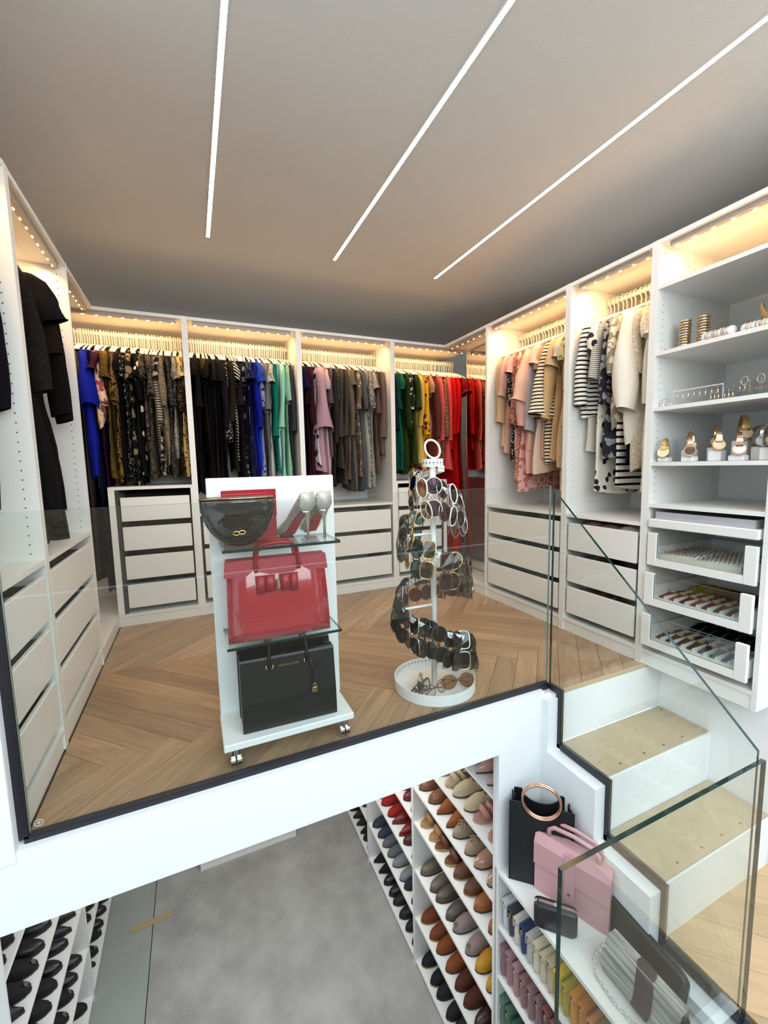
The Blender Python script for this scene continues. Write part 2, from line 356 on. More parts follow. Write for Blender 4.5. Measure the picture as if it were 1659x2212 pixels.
p3 = pane('glass_railing', 'nearest glass railing pane with dark green edges over the bag shelf', [(1.15, -.83), (1.935, -.83), (1.935, .155), (1.15, .155)], 1, -2.578, -2.566, GEDGE)
bx(p3, 'base_clamp', CHAN, 1.80, 1.94, -2.60, -2.579, -.75, -.70)
bx(p3, 'clamp_cap', WALL, 1.80, 1.95, -2.625, -2.601, -.75, -.70)
mk = MB(); mk.tube([(.035+.011*math.cos(q), -1.7745, .045+.009*math.sin(q)) for q in [2*PI*k/14 for k in range(14)]], .0008, 4, closed=True).tube([(.028, -1.7745, .045), (.042, -1.7745, .045)], .0008, 4).tube([(.035, -1.7745, .039), (.035, -1.7745, .051)], .0008, 4).build('etched_mark', M('etched_white', (.7, .7, .66), .6), p1)
# basement cabinet (back) seen under the slab
cb = thing('low_cabinet', 'white low cabinet on the concrete floor against the lower back wall', 'cabinet', (.35, .33, -2.24))
MB().box(0, .02, 0, .25, 0, .8).box(.76, .78, 0, .25, 0, .8).build('side_panel', WHITE, cb)
MB().box(.02, .76, .005, .02, 0, .055).build('plinth', WHITE, cb)
MB().box(.02, .76, .0, .25, .055, .075).build('shelf', WHITE, cb); MB().box(.02, .76, .235, .25, .075, .8).build('back_panel', WHITE, cb)
MB().box(.02, .76, .0, .25, .36, .38).build('shelf', WHITE, cb)
tp = MB().box(-.14, .13, -.022, .022, 0, .0016).build('tape', M('paper_tape', '#a8926a', .7, var=.08, bscale=60)); tp.location = (.02, .06, -2.239); tp.rotation_euler = (0, 0, .06)
tag(tp, 'strip of brown tape stuck across the joint in the concrete floor', 'tape')

# ================================================================ CEILING LIGHT STRIPS
for i, (x, d) in enumerate(((.652, 'left'), (1.383, 'middle'), (2.11, 'right'))):
    t = thing('ceiling_light', d+' of the three long white light strips in the ceiling', 'light strip', (x, -.485, 2.3))
    MB().box(-.0085, .0085, -2.7, 0, -.003, .002).build('diffuser', LEDC, t)
    f = MB().box(-.0115, -.0087, -2.704, .004, -.0035, .001).box(.0087, .0115, -2.704, .004, -.0035, .001).box(-.0115, .0115, 0.0002, .004, -.0035, .001)
    f.build('frame', WHITE, t)
# ================================================================ WARDROBES
def holes(p, xs_sides, zs, vs, name='peg_holes'):
    m = MB(); r = .0026
    for (x, sgn) in xs_sides:
        for v in vs:
            for z in zs:
                pts = [(x+sgn*.0006, v+r*math.cos(a*PI/3), z+r*math.sin(a*PI/3)) for a in range(6)]
                m.add(pts, [tuple(range(6))])
    return tag(m.build(name, HOLE, p), kind='stuff')
def drawer(p, w, z0, h=.16, v=.004, pull=0, glass=False, x0=.035, x1=None, body=True):
    x1 = w-.035 if x1 is None else x1
    d = MB().rbox(x0, x1, v-pull, v-pull+.016, z0, z0+h, .0025).build('drawer', WHITE, p)
    if body:
        b = MB(); y0 = v-pull+.017; y1 = y0+.46
        b.box(x0+.008, x0+.02, y0, y1, z0+.01, z0+h-.025).box(x1-.02, x1-.008, y0, y1, z0+.01, z0+h-.025).box(x0+.02, x1-.02, y0, y1, z0+.01, z0+.018)
        b.build('drawer_box', DARK, d)
    return d
def wardrobe(label, loc, rz, w, depth=.57, drawers=(), shelf=None, rod=True, left=True, right=True, led=True, hol=True, power=3.0, shelves=(), ledx=None, backp=True, group=None, dx0=.035, dx1=None, bottom=True):
    t = thing('wardrobe', label, 'wardrobe', loc, rz, group)
    if left: MB().box(0, .018, 0, depth, 0, H).build('side_panel', WHITE, t)
    if right: MB().box(w-.018, w, 0, depth, 0, H).build('side_panel', WHITE, t)
    a, b = (.018 if left else 0), (w-.018 if right else w)
    MB().box(a, b, 0.001, depth, H-.02, H-.0005).build('top_panel', WHITE, t)
    if bottom:
        MB().box(a, b, 0.001, depth, .062, .08).build('bottom_panel', WHITE, t)
        MB().box(a, b, .006, .022, 0, .0615).build('plinth', WHITE, t)
    if backp: MB().box(a, b, depth-.006, depth, .08, H-.02).build('back_panel', WHITE, t)
    if led:
        l0, l1 = ledx or (a+.03, b-.03)
        s = MB().box(l0, l1, .022, .046, H-.040, H-.0205).build('led_strip', LEDP, t)
        dm = MB(); n = max(3, int((l1-l0)/.062))
        for i in range(n):
            x = l0+.02+(l1-l0-.04)*i/(n-1); dm.rbox(x-.0075, x+.0075, .0405, .0455, H-.0418, H-.0403, .0006)
        tag(dm.build('led_dots', LEDW, s), kind='stuff')
        li = area('led_light', ((l0+l1)/2, .075, H-.044), (math.radians(22), 0, 0), l1-l0-.03, .03, power*1.15*(l1-l0), WARM, t)
    if rod:
        MB().tube([(a, .29, 1.93), (b, .29, 1.93)], .0125, 12, flat=.7).build('clothes_rail', RODM, t)
    for z in shelves: MB().box(a, b, .002, depth-.02, z-.018, z).build('shelf', WHITE, t)
    if shelf: MB().box(a, b, .002, depth-.02, shelf-.018, shelf).build('shelf', WHITE, t)
    for z0 in drawers: drawer(t, w, z0, x0=dx0, x1=dx1)
    if hol:
        sd = []
        if left: sd.append((.018, 1))
        if right: sd.append((w-.018, -1))
        zs = [.13+.032*i*1.0 for i in range(58)]
        holes(t, sd, zs, (.04,)); 
    return t
D3 = (.115, .307, .499); D4 = (.115, .307, .499, .691)
b1 = wardrobe('leftmost bay of the back wardrobe, dark and patterned dresses over four drawers', (A-.75, 0.0, 0), 0, .75, drawers=(), left=False, power=2.6, backp=True)
t = thing('drawer_unit', 'white four drawer unit standing in the leftmost bay of back wardrobe', 'drawers', (-.005, .0, .0805))
w = .4895
MB().box(0, .035, 0.002, .5, 0, .815).build('side_panel', WHITE, t); MB().box(w-.012, w, 0.002, .5, 0, .815).build('side_panel', WHITE, t)
MB().box(0, w, 0.002, .5, .8155, .835).build('top_panel', WHITE, t); MB().box(.035, w-.012, .49, .5, 0, .8).build('back_panel', DARK, t)
for z0 in D4: drawer(t, w, z0-.0805, x0=.062, x1=w-.022, h=.155, v=.008)
MB().box(.036, .056, .012, .03, 0, .8).build('slide', DARK, t)
b2 = wardrobe('second bay of the back wardrobe, black and blue garments over three drawers', (A, 0, 0), 0, .75, drawers=D3, shelf=.715, power=2.6)
b3 = wardrobe('third bay of the back wardrobe, mauve and grey garments over three drawers', (A+.75, 0, 0), 0, .75, drawers=D3, shelf=.715, power=2.6)
b4 = wardrobe('rightmost bay of the back wardrobe, green to red garments above drawers', (A+1.5, 0, 0), 0, .742, drawers=(), power=2.6, right=False)
t = thing('drawer_unit', 'white four drawer unit standing in the rightmost bay of back wardrobe', 'drawers', (A+1.52, .0, .0805))
w = .485
MB().box(0, .012, 0.002, .5, 0, .785).build('side_panel', WHITE, t); MB().box(w-.03, w, 0.002, .5, 0, .785).build('side_panel', WHITE, t)
MB().box(0, w, 0.002, .5, .7855, .806).build('top_panel', WHITE, t); MB().box(.012, w-.03, .49, .5, 0, .78).build('back_panel', DARK, t)
for z0 in (.115, .302, .489, .676): drawer(t, w, z0-.0805, x0=.022, x1=w-.05, h=.155, v=.008)
MB().box(w-.046, w-.032, .012, .03, 0, .78).build('slide', DARK, t)
# right run: rotation -90 (local x -> -y, local y -> +x)
RR = -PI/2
rc = wardrobe('open mirrored corner bay between back wardrobe and right wall wardrobe', (W, -.0015, 0), RR, R1-.0025, depth=.25, rod=False, left=False, right=False, power=2.0, hol=False, backp=False)
mr = thing('mirror', 'tall frameless mirror in the right corner beside the red dresses', 'mirror', (2.757, .055, .082))
MB().box(-.004, 0, -.585, 0, 0, 1.905).build('mirror_glass', MIRROR, mr); MB().box(-.0045, .0005, .0003, .0035, 0, 1.905).build('mirror_edge', SILVER, mr)
ra = wardrobe('first hanging bay of the right wall wardrobe, blush and cream tops', (W, -R1, 0), RR, .75, drawers=D3, shelf=.712, power=3.4)
rb = wardrobe('second hanging bay of the right wall wardrobe, striped and white tops', (W, -R1-.7503, 0), RR, .50, drawers=D3, shelf=.712, power=3.4)
rj = wardrobe('jewellery bay of the right wall wardrobe with open shelves and glass drawers', (W, -R1-1.2506, 0), RR, .50, drawers=(), rod=False, power=2.2, shelves=(1.812, 1.515, 1.262, 1.007, .808))
holes(rj, [(.018, 1)], [.13+.032*i for i in range(58)], (.26, .5))
# left run: rotation +90
LR = PI/2
la = wardrobe('empty corner bay of the left wall wardrobe next to the back wardrobe', (0, -.572, 0), LR, .57, depth=.24, rod=False, left=False, right=False, power=2.0, hol=False, backp=False)
lb = wardrobe('middle bay of the left wall wardrobe with black garments over drawers', (0, -1.3225, 0), LR, .75, drawers=D3, shelf=.715, power=3.2)
lc = wardrobe('near left bay of the left wall wardrobe, cut by the frame', (0, -1.744, 0), LR, .421, drawers=D3, shelf=.715, power=2.6)
# ================================================================ GARMENTS
hm = MB()
hm.tube([(0, .018*math.cos(a)-.0, .002+.018*math.sin(a)) for a in [PI*(-.15+1.3*i/9) for i in range(10)][::-1]][::-1]+[(0, 0, -.03), (0, 0, -.075)], .0034, 6)
hm.tube([(0, -.205, -.158), (0, -.19, -.146), (0, -.08, -.098), (0, 0, -.075), (0, .08, -.098), (0, .19, -.146), (0, .205, -.158)], .0062, 6, flat=.55, up=(1, 0, 0))
hm.tube([(0, -.19, -.150), (0, -.1, -.156), (0, .1, -.156), (0, .19, -.150)], .004, 6, flat=.55, up=(1, 0, 0))
hanger_mesh = hm.mesh('hanger', HANG)
def garment(desc, col, pat, col2, sleeve, hem, loc, rz, bay, group, nb, th=.02, scale=1, fat=1.0, flare=1.0, half=.2, kind='top', smat=None):
    rnd = random.Random(sum(map(ord, desc))+int(loc[0]*100)+int(loc[1]*100)); half = half*rnd.uniform(.88, 1.05); hem = max(hem, .2)+(rnd.uniform(0, .12) if hem > .5 else 0); lean = rnd.uniform(-.018, .018)
    N = 26; rings = []; z0 = -.098; L = 1.93-.09-hem
    top = [(0, .035, .008), (.006, .055, .010), (.022, .10, .013), (.042, .15, .016), (.058, half-.012, .017), (.075, half, .019), (.11, half+.002, .021)]
    ph = rnd.uniform(0, 6); k1 = rnd.choice((4, 5, 6, 7)); 
    for (d, hv, hu) in top: rings.append((d, hv, hu, 0))
    nseg = 9
    for i in range(1, nseg+1):
        t = i/nseg; d = .11+(L-.11)*t
        waist = 1-.16*math.exp(-((t-.35)/.22)**2)
        rings.append((d, half*waist*(.93+.10*(flare-1)*t+.04*flare*t), th*fat*(1+.35*flare*t), t))
    m = MB(); rg = []
    for (d, hv, hu, t) in rings:
        r = []
        for j in range(N):
            a = 2*PI*j/N; w = 1+.38*t*math.sin(k1*a+ph+3*t)+.2*t*math.sin(2*k1*a+1.7*ph)
            sx = math.cos(a); sy = math.sin(a)
            uu_ = hu*sx*w+.008*math.sin(9*t+ph+2*a)*t+lean*t; vv = hv*(abs(sy)**.8)*(1 if sy > 0 else -1)*(1+.05*t*math.sin(3*a+ph)+.04*math.sin(7*t+ph)*t)
            r.append((uu_, vv, z0-d+.012*t*math.sin(2*a+ph) if t > .95 else z0-d))
        rg.append(r)
    m.loft(rg, True, False, 0, True)
    mat = cloth(col, pat, col2, scale)
    g = m.build({'top': 'blouse', 'dress': 'dress', 'jacket': 'jacket'}[kind], mat); g.location = (loc[0], loc[1], 1.93); g.rotation_euler = (0, 0, rz+rnd.uniform(-.06, .06))
    cat = {'top': 'blouse', 'dress': 'dress', 'jacket': 'jacket'}[kind]
    tag(g, f'{desc} {nb}, {bay}' if nb else f'{desc}, {bay}', cat, group)
    if sleeve:
        ls = {'s': .17, 'm': .33, 'l': .52, 'b': .50, 'f': .44}[sleeve]*rnd.uniform(.82, 1.12)
        for sd in (-1, 1):
            s = MB(); rg = []; so = rnd.uniform(-.02, .045); sl_ = rnd.uniform(-.02, .02)
            for i in range(9):
                t = i/8; rv = .050-.014*t; ru = .019+.004*t
                if sleeve == 's': rv = .055+.01*t; ru = .02+.012*t
                if sleeve == 'b': rv = .045+.025*math.sin(t*PI*.9); ru = .022+.02*math.sin(t*PI*.9)
                if sleeve == 'f': rv = .048+.06*t; ru = .020+.028*t
                cy = sd*(half-.03+.028*min(1, t*2)+so*t); cz = z0-.058-(ls)*t
                sw = 1+.22*math.sin(7*t+ph)
                rg.append([(ru*fat*math.cos(2*PI*j/12)*sw+.008*math.sin(5*t+ph)*t+sl_*t, cy+rv*math.sin(2*PI*j/12)*(1 if i else .6)*(1+.1*math.sin(9*t+2*ph)*t), cz+(-sd*.30*rv*math.sin(2*PI*j/12)*(-1) if i == 8 else 0)) for j in range(12)])
            s.loft(rg, True, False, 0, True)
            q = s.build('sleeve', smat or mat, g)
    return g
gcount = [0]
def rack(items, p0, p1, rz, bay, group, hgroup, n_hang, hang_label, jit=.006, th=None):
    """items hung in order from p0 to p1 on the rail"""
    n = len(items); wts = [it[6] if len(it) > 6 and it[6] else 1 for it in items]; tot = sum(wts); acc = 0
    L = math.hypot(p1[0]-p0[0], p1[1]-p0[1]); descs = [it[0] for it in items]
    for i, it in enumerate(items):
        desc, col, pat, col2, sl, hem = it[:6]; opt = it[7] if len(it) > 7 else {}
        f = (acc+wts[i]/2)/tot; acc += wts[i]
        loc = (p0[0]+(p1[0]-p0[0])*f, p0[1]+(p1[1]-p0[1])*f)
        th_ = L/tot*wts[i]*.55
        nb = '' if descs.count(desc) == 1 else None
        if nb is None:
            j = i-1 if i > 0 and descs.count(descs[i-1]) == 1 else (i+1 if i+1 < n else i-1)
            nb = ('right of the ' if j < i else 'left of the ')+' '.join(descs[j].split()[:4]); 
        kind = opt.pop('kind', 'dress' if hem < 1.02 else 'top')
        garment(desc, col, pat, col2, sl, hem, loc, rz, bay, group, nb, th=max(.012, th_), kind=kind, **opt)
        gcount[0] += 1
    for i in range(n_hang):
        f = (i+.5)/n_hang; x = p0[0]+(p1[0]-p0[0])*f; y = p0[1]+(p1[1]-p0[1])*f
        h = bpy.data.objects.new('clothes_hanger', hanger_mesh); C.objects.link(h)
        h.location = (x+R.uniform(-.003, .003), y+R.uniform(-.003, .003), 1.93); h.rotation_euler = (0, 0, rz+R.uniform(-.10, .10))
        ac = 0
        for j, w_ in enumerate(wts):
            ac += w_
            if f*tot <= ac: break
        dj = ' '.join(descs[j].split()[:7]) if descs.count(descs[j]) == 1 else descs[j]+' by '+' '.join(descs[j-1 if j and descs.count(descs[j-1]) == 1 else min(j+1, n-1)].split()[:3])
        tag(h, f'{hang_label} at the {dj}, {bay}', 'hanger', hgroup)
B = 'in leftmost back bay'; K = (.0045, .004, .0048)
bay1 = [
 ('long black dress', K, None, K, None, .32), ('charcoal long dress', (.03, .025, .028), None, K, 's', .30),
 ('royal blue top with wide flared sleeve', '#14209a', None, K, 'f', .95, 1.5, {'fat': 1.3}), ('long navy dress', '#0b1030', None, K, None, .22), ('plum purple long dress', '#2c0d28', None, K, 's', .22),
 ('cream top with pink floral print', '#e8c9a8', 'floral', '#a8525c', 'm', 1.25), ('gold and olive sequinned top', '#6b5527', 'tweed', '#2b2008', 's', .93), ('dark olive dress with wide sleeve', '#2c2412', None, K, 'm', .93, 1.3),
 ('gold and black animal print dress', '#7c5e30', 'marble', '#15100c', 'm', .92), ('plain black dress', K, None, K, 's', .95), ('black dress with pale green spots', '#0e0f0e', 'spot', '#7a8474', 's', .93, 1, {'scale': 1.5}),
 ('black dress with large cream leaves', '#11100e', 'floral', '#7d705a', 's', .91, 1.4, {'scale': .8}), ('plain black dress', K, None, K, 'm', .92, 1.2), ('black dress with white shoulder blocks', '#0f0f10', 'spot', '#e8d8c8', 's', .93, 1, {'scale': .45}),
 ('taupe and black paisley dress', '#5a5046', 'marble', '#14110f', 's', .92, 1.2), ('grey leaf print dress', '#544d44', 'leaf', '#1a1816', 'm', .92, 1.2), ('black and white striped dress', '#a89c8c', 'stripe', '#0c0b10', 'l', 1.02, 1, {'kind': 'dress', 'scale': 1.3}),
 ('black dress with white flowers', '#141214', 'floral', '#a8a090', 's', .95, 1, {'scale': 1.3}), ('sand and grey tweed jacket', '#8d7d63', 'tweed', '#4b4338', 'm', 1.0, 1.3, {'kind': 'jacket'}), ('grey animal print long dress', '#5a544e', 'leopard', '#2a2522', 'm', .91, 1.3),
 ('silver grey top with pale collar', '#6f6d68', 'marble', '#a09d94', 's', 1.0), ('brown leopard print dress', '#6a5236', 'leopard', '#120e0a', 'm', .95), ('cream dress with ochre flowers', '#c9b07c', 'spot', '#6b542c', 's', .92)]
HG = 'ivory hangers on the back wardrobe rails'; HL = 'slim ivory hanger'
rack(bay1, (-.16, .29), (.478, .29), 0, B, 'garments in the leftmost back wardrobe bay', HG, 46, HL)
B = 'in second back bay'
bay2 = [
 ('plain black dress', K, None, K, 's', .8), ('plain black dress', K, None, K, 'm', .78), ('black dress with mustard brown sleeve', '#15110c', None, K, 's', .8, 1.2, {'smat': cloth('#4a3413')}), ('plain black dress', K, None, K, 's', .8),
 ('plain black dress', K, None, K, None, .8), ('charcoal short sleeved dress', '#1c1716', None, K, 's', .8, 1.2), ('plain black dress', K, None, K, 's', .78), ('blackish purple jacket', '#17121c', None, K, 'l', .8, 1, {'kind': 'jacket'}),
 ('black top with small white flowers', '#1a1416', 'spot', '#b8ada0', 'l', 1.25, 1.2, {'scale': 2.0}), ('dark olive cardigan', '#1f1c10', None, K, 'l', .9, 1, {'kind': 'jacket'}), ('black and white zebra stripe top', '#101010', 'dstripe', '#d9d4c8', 's', 1.0),
 ('dark plum dress with elbow sleeve', '#1e1216', None, K, 'm', .78, 1.4), ('black dress with silver flower', '#0d0e12', 'spot', '#6f7674', 's', .8, 1, {'scale': .6}), ('navy dress with white pin dots', '#14163a', 'dots', '#c9c9d6', 's', .76, 1.2),
 ('navy blue dress', '#151a4a', None, K, 's', .8), ('royal blue long sleeved dress', '#121a86', None, K, 'l', .85, 1.2), ('bright blue top', '#1a3aa8', None, K, 's', 1.0), ('white and blue patterned dress', '#8f8fb0', 'spot', '#20264f', 'm', .76),
 ('stone grey dress with short sleeve', '#6a6566', None, K, 'm', .76, 1.3), ('pale grey pinstripe blouse', '#b4b2ae', 'vstripe', '#7e7a78', 's', .78), ('emerald green top', '#0d6b57', None, K, 'l', .92, 1.2),
 ('pale blue shirt dress', '#b7c3d4', None, K, None, .77), ('mint green blouse', '#8fc9b0', None, K, 'l', .78, 1.3), ('pale mint lace dress', '#9fc4a6', 'lace', '#86b090', 'm', .8), ('slate grey cardigan', '#35363f', None, K, 'l', .9, 1.3, {'kind': 'jacket'})]
rack(bay2, (A+.03, .29), (A+.715, .29), 0, B, 'garments in the second back wardrobe bay', HG, 44, HL)
B = 'in third back bay'
bay3 = [
 ('midnight navy dress', '#14112c', None, K, 's', .8), ('aubergine purple dress', '#260d1c', None, K, 'm', .8, 1.2), ('dark maroon blouse', '#2e0f17', None, K, 'l', .85), ('white blouse with plum flowers', '#cfc3c4', 'floral', '#3a1a2c', None, .95),
 ('dusty mauve draped wide sleeved top', '#a98794', None, K, 'f', .88, 1.9, {'fat': 1.4}), ('pale pink silk dress', '#b89ca0', None, K, 's', .85, 1.2), ('smoky mauve top', '#5b4650', None, K, 'm', 1.1), ('charcoal knit dress', '#2c2926', None, K, 'l', .75),
 ('black and grey speckled top', '#262320', 'tweed', '#8a857c', 'm', 1.0), ('olive grey jumper', '#3b3730', None, K, 'l', .95, 1.2), ('dark taupe dress', '#453e36', None, K, 'l', .78), ('warm taupe blouse', '#5d5348', None, K, 'l', .8, 1.2),
 ('grey brown pleated dress', '#57504a', None, K, 's', .80, 1.2, {'flare': 1.6}), ('brown blouse with cream ruffle', '#6b5a48', 'spot', '#a8987c', 'm', .85), ('blue grey pleated dress', '#4f5054', None, K, 'm', .74, 1.2, {'flare': 1.6}),
 ('pale stone vest', '#a09a8c', None, K, None, .82, 1.1), ('silver metallic print dress', '#8b8680', 'marble', '#4c4650', 'm', .76, 1.2), ('light grey silky dress', '#8e8c86', None, K, 's', .74), ('brown taupe cardigan', '#5b4a40', None, K, 'm', .9), ('dusty brown long coat', '#6c5348', None, K, 'l', 1.05, 1.5, {'kind': 'jacket'})]
rack(bay3, (A+.78, .29), (A+1.47, .29), 0, B, 'garments in the third back wardrobe bay', HG, 40, HL)
B = 'in rightmost back bay'
bay4 = [
 ('dark navy jacket', '#101622', None, K, 'l', .95, 1, {'kind': 'jacket'}), ('deep teal green top', '#0c3a33', None, K, 'm', .93, 1.2), ('emerald green dress', '#0e5a46', None, K, 's', .92), ('moss green cardigan', '#23300f', None, K, 'l', .93, 1.3, {'kind': 'jacket'}),
 ('black and white lace blouse', '#20241c', 'spot', '#d6d6c8', 'm', 1.2), ('olive green ruffled dress', '#2e3a16', None, K, 'm', .93, 1.1), ('pale yellow textured coat', '#c9a648', 'tweed', '#dcc070', 'l', .97, 1.5, {'kind': 'jacket'}),
 ('mustard yellow dress with purple flowers', '#d29a14', 'spot', '#5c2240', 'l', .95, 1, {'scale': .55}), ('peach pink cardigan', '#b07f66', None, K, 's', 1.1, 1, {'kind': 'jacket'}), ('chestnut brown blouse', '#5c3022', None, K, 'l', 1.0, 1.2), ('coral pink ruffled blouse', '#c4525a', None, K, 'l', .98, 1.2),
 ('brown leopard print blouse', '#3a261a', 'leopard', '#8a6440', 'l', 1.0), ('coral dress with pleated hem', '#d0504c', None, K, 'l', .94, 1.4, {'flare': 1.8}), ('bright red jumper', '#c01210', None, K, 'l', 1.12, 1.2), ('long bright red dress', '#b00d10', None, K, 'l', .22, 1.4, {'flare': 1.3}), ('deep crimson dress', '#6a0910', None, K, 's', .3, 1.0)]
rack(bay4, (A+1.53, .29), (2.765, .29), 0, B, 'garments in the rightmost back wardrobe bay', HG, 38, HL)
B = 'first right wall bay'
bay5 = [
 ('beige long sleeved coat', '#c2a27c', None, K, 'l', 1.12, 1.4, {'kind': 'jacket', 'fat': 1.2}), ('pale pink blouse', '#cf9f92', None, K, 'm', 1.08), ('black and white sequin top', '#1c1a18', 'spot', '#d8d0bc', 'm', .98, 1, {'scale': 2}), ('dusty pink short sleeved top', '#d49a98', None, K, 's', .95, 1.1),
 ('pink and brown paisley dress', '#b98670', 'marble', '#7a4a3c', 'l', .78, 1.2), ('blush satin dress with hem ruffle', '#d8a6a0', 'floral', '#b06a52', 'm', .76, 1.2), ('blush pink ruffled blouse', '#d9a79c', None, K, 'b', .95, 1.4), ('peach chiffon blouse', '#e0b39c', None, K, 'f', 1.0, 1.2),
 ('pearl grey blouse', '#a8a2a4', None, K, 'l', .96), ('pale rose pleated skirt dress', '#d8bba6', None, K, 's', .86, 1.2, {'flare': 1.6}), ('taupe peach wrap top', '#b89478', None, K, 's', 1.0, 1.2), ('black and cream striped ruffle blouse', '#e2d4b8', 'stripe', '#14120f', 'f', 1.02, 1.6, {'fat': 1.2, 'half': .22}),
 ('camel beige silk blouse', '#c4a274', None, K, 'l', .98, 1.2), ('sand beige dress', '#cbab80', None, K, 's', .9, 1.2), ('white top with black buttons', '#d8c8ac', 'dots', '#1a1512', 's', .88, 1, {'scale': .45}), ('yellow green floral dress', '#cbb98a', 'spot', '#7f8a3c', 's', .80), ('cream lace blouse', '#d9c39a', 'lace', '#b89f74', 'm', .95)]
HG2 = 'ivory hangers on the right wall rails'; HL2 = 'slim ivory hanger'
rack(bay5, (2.782, -R1-.05), (2.782, -R1-.72), RR, B, 'garments in the first right wall bay', HG2, 24, HL2)
B = 'second right wall bay'
bay6 = [
 ('white long sleeved shirt', '#d6d0c4', None, K, 'l', 1.05, 1.1), ('white top with black stripes', '#e2dccf', 'stripe', '#15131a', 'l', 1.25, 1.5, {'fat': 1.3, 'scale': .9, 'half': .225}), ('white dress with butterfly hem', '#ddd6c8', 'spot', '#2a2430', 's', .84, 1.3, {'scale': .55}),
 ('white shirt with thin black stripes', '#d8d2c6', 'thin', '#26222a', 'm', 1.3, 1.3), ('black and grey floral ruffled blouse', '#2a2a30', 'floral', '#8d8c90', 'l', 1.0, 1.3, {'half': .22}), ('striped white skirt dress', '#e0dbd0', 'stripe', '#15131a', None, .78, 1, {'scale': .6}),
 ('silver blouse with leaf applique', '#8f8674', 'floral', '#d8cfb8', 'm', 1.1, 1.2), ('navy pleated dress', '#14162a', None, K, None, .9), ('white balloon sleeved blouse', '#e0d8c8', None, K, 'b', 1.0, 1.6, {'fat': 1.3, 'half': .225}), ('cream lace blouse with scalloped cuff', '#d9cfba', 'lace', '#bdb29a', 'm', .9, 1.3),
 ('ivory lace skirt dress', '#c9c0aa', 'lace', '#e6decb', 's', .76, 1.5), ('plain ivory blouse', '#ddd3bf', None, K, 'l', .98, 1.2), ('off white linen dress', '#d8ccb6', None, K, 's', .86, 1.2)]
rack(bay6, (2.782, -R1-.7503-.03), (2.782, -R1-.7503-.48), RR, B, 'garments in the second right wall bay', HG2, 17, HL2)
B = 'middle left wall bay'
bl = [('long black ruffled dress', K, None, K, 'm', .70, 1.2, {'fat': 1.3, 'half': .25, 'flare': 1.5}), ('black lace coat', (.014, .010, .009), 'lace', '#16120e', 'l', .72, 1.2, {'kind': 'jacket', 'half': .27}), ('black pleated dress', K, None, K, 's', .78, 1.2, {'flare': 1.8, 'half': .26}), ('brownish black jacket', '#17100b', None, K, 'm', .9, 1, {'kind': 'jacket', 'half': .24}), ('black hooded jacket', '#0e0a09', None, K, 'l', .8, 1, {'kind': 'jacket', 'half': .26}), ('black velvet dress', '#0b080a', None, K, 'l', .68, 1.1, {'half': .25}), ('plain black satin dress', K, None, K, 'm', .74, 1, {'half': .24})]
rack(bl, (-.285, -1.27), (-.285, -.68), LR, B, 'black garments in the middle left wall bay', 'ivory hangers on the left wall rails', 9, 'slim ivory hanger')
rack([('long black purple dress', '#120b16', None, K, 'm', .95), ('short black blouse with cuffs', K, None, K, 'l', 1.0, 1, {'half': .24}), ('black wool coat', '#0d0a10', None, K, 'l', .86, 1, {'kind': 'jacket', 'half': .25})], (-.285, -1.68), (-.29, -1.38), LR, 'near left wall bay', 'black garments in the near left bay', 'ivory hangers on the left wall rails', 5, 'slim ivory hanger')
ORD = ['first', 'second', 'third', 'fourth', 'fifth', 'sixth', 'seventh', 'eighth', 'ninth', 'tenth']
# ================================================================ BASEMENT: bag shelf, shoe racks, shoes
struct('wall_basement_right', MB().box(1.93, 2.0, -2.65, .6, -2.24, -.80), WALL)
struct('wall_basement_front', MB().box(-1.6, 1.93, -2.665, -2.655, -2.24, -.80), WALL)
def rack_unit(label, x0, x1, y0, y1, zs, top, face):        # open white shelf unit, shelves at zs
    t = thing('shoe_rack', label, 'shoe rack', ((x0+x1)/2, (y0+y1)/2, -2.24), 0, None); l = t.location
    hx, hy = (x1-x0)/2, (y1-y0)/2
    for s in (-1, 1): MB().box(-hx, hx, s*hy-(.012 if s > 0 else 0), s*hy+(0 if s > 0 else .012), 0, top-l.z).build('side_panel', WHITE, t)
    bxs = (hx-.008, hx) if face < 0 else (-hx, -hx+.008)
    MB().box(bxs[0], bxs[1], -hy+.012, hy-.012, 0, top-l.z).build('back_panel', WHITE, t)
    for z in zs:
        a = -hx+.002 if face < 0 else -hx+.008; b = hx-.008 if face < 0 else hx-.002
        MB().box(a, b, -hy+.012, hy-.012, z-l.z-.016, z-l.z).build('shelf', WHITE, t)
    return t
ZS = [-2.20, -1.885, -1.543, -1.21, -.97, -.73, -.46]
rack_unit('nearest white shoe rack under the slab, with brown and tan shoes', 1.62, 1.915, -1.775, -.976, ZS, -.24, -1)
rack_unit('middle white shoe rack under the slab, with grey red and black shoes', 1.62, 1.915, -.974, -.175, ZS, -.24, -1)
rack_unit('farthest white shoe rack under the slab, mostly black shoes', 1.62, 1.915, -.173, .59, ZS, -.24, -1)
ZL = [-2.20, -1.87, -1.55, -1.22, -.87]
rack_unit('white shoe rack at lower left below the slab, nearer one', -.55, -.27, -1.31, -.305, ZL, -.50, 1)
rack_unit('white shoe rack at lower left below the slab, farther one', -.55, -.27, -.303, .59, ZL, -.50, 1)
INS = M('shoe_lining', (.10, .075, .06), .8); SOLE = M('shoe_sole', (.05, .04, .035), .7); ESP = M('espadrille_sole', '#a88f68', .9)
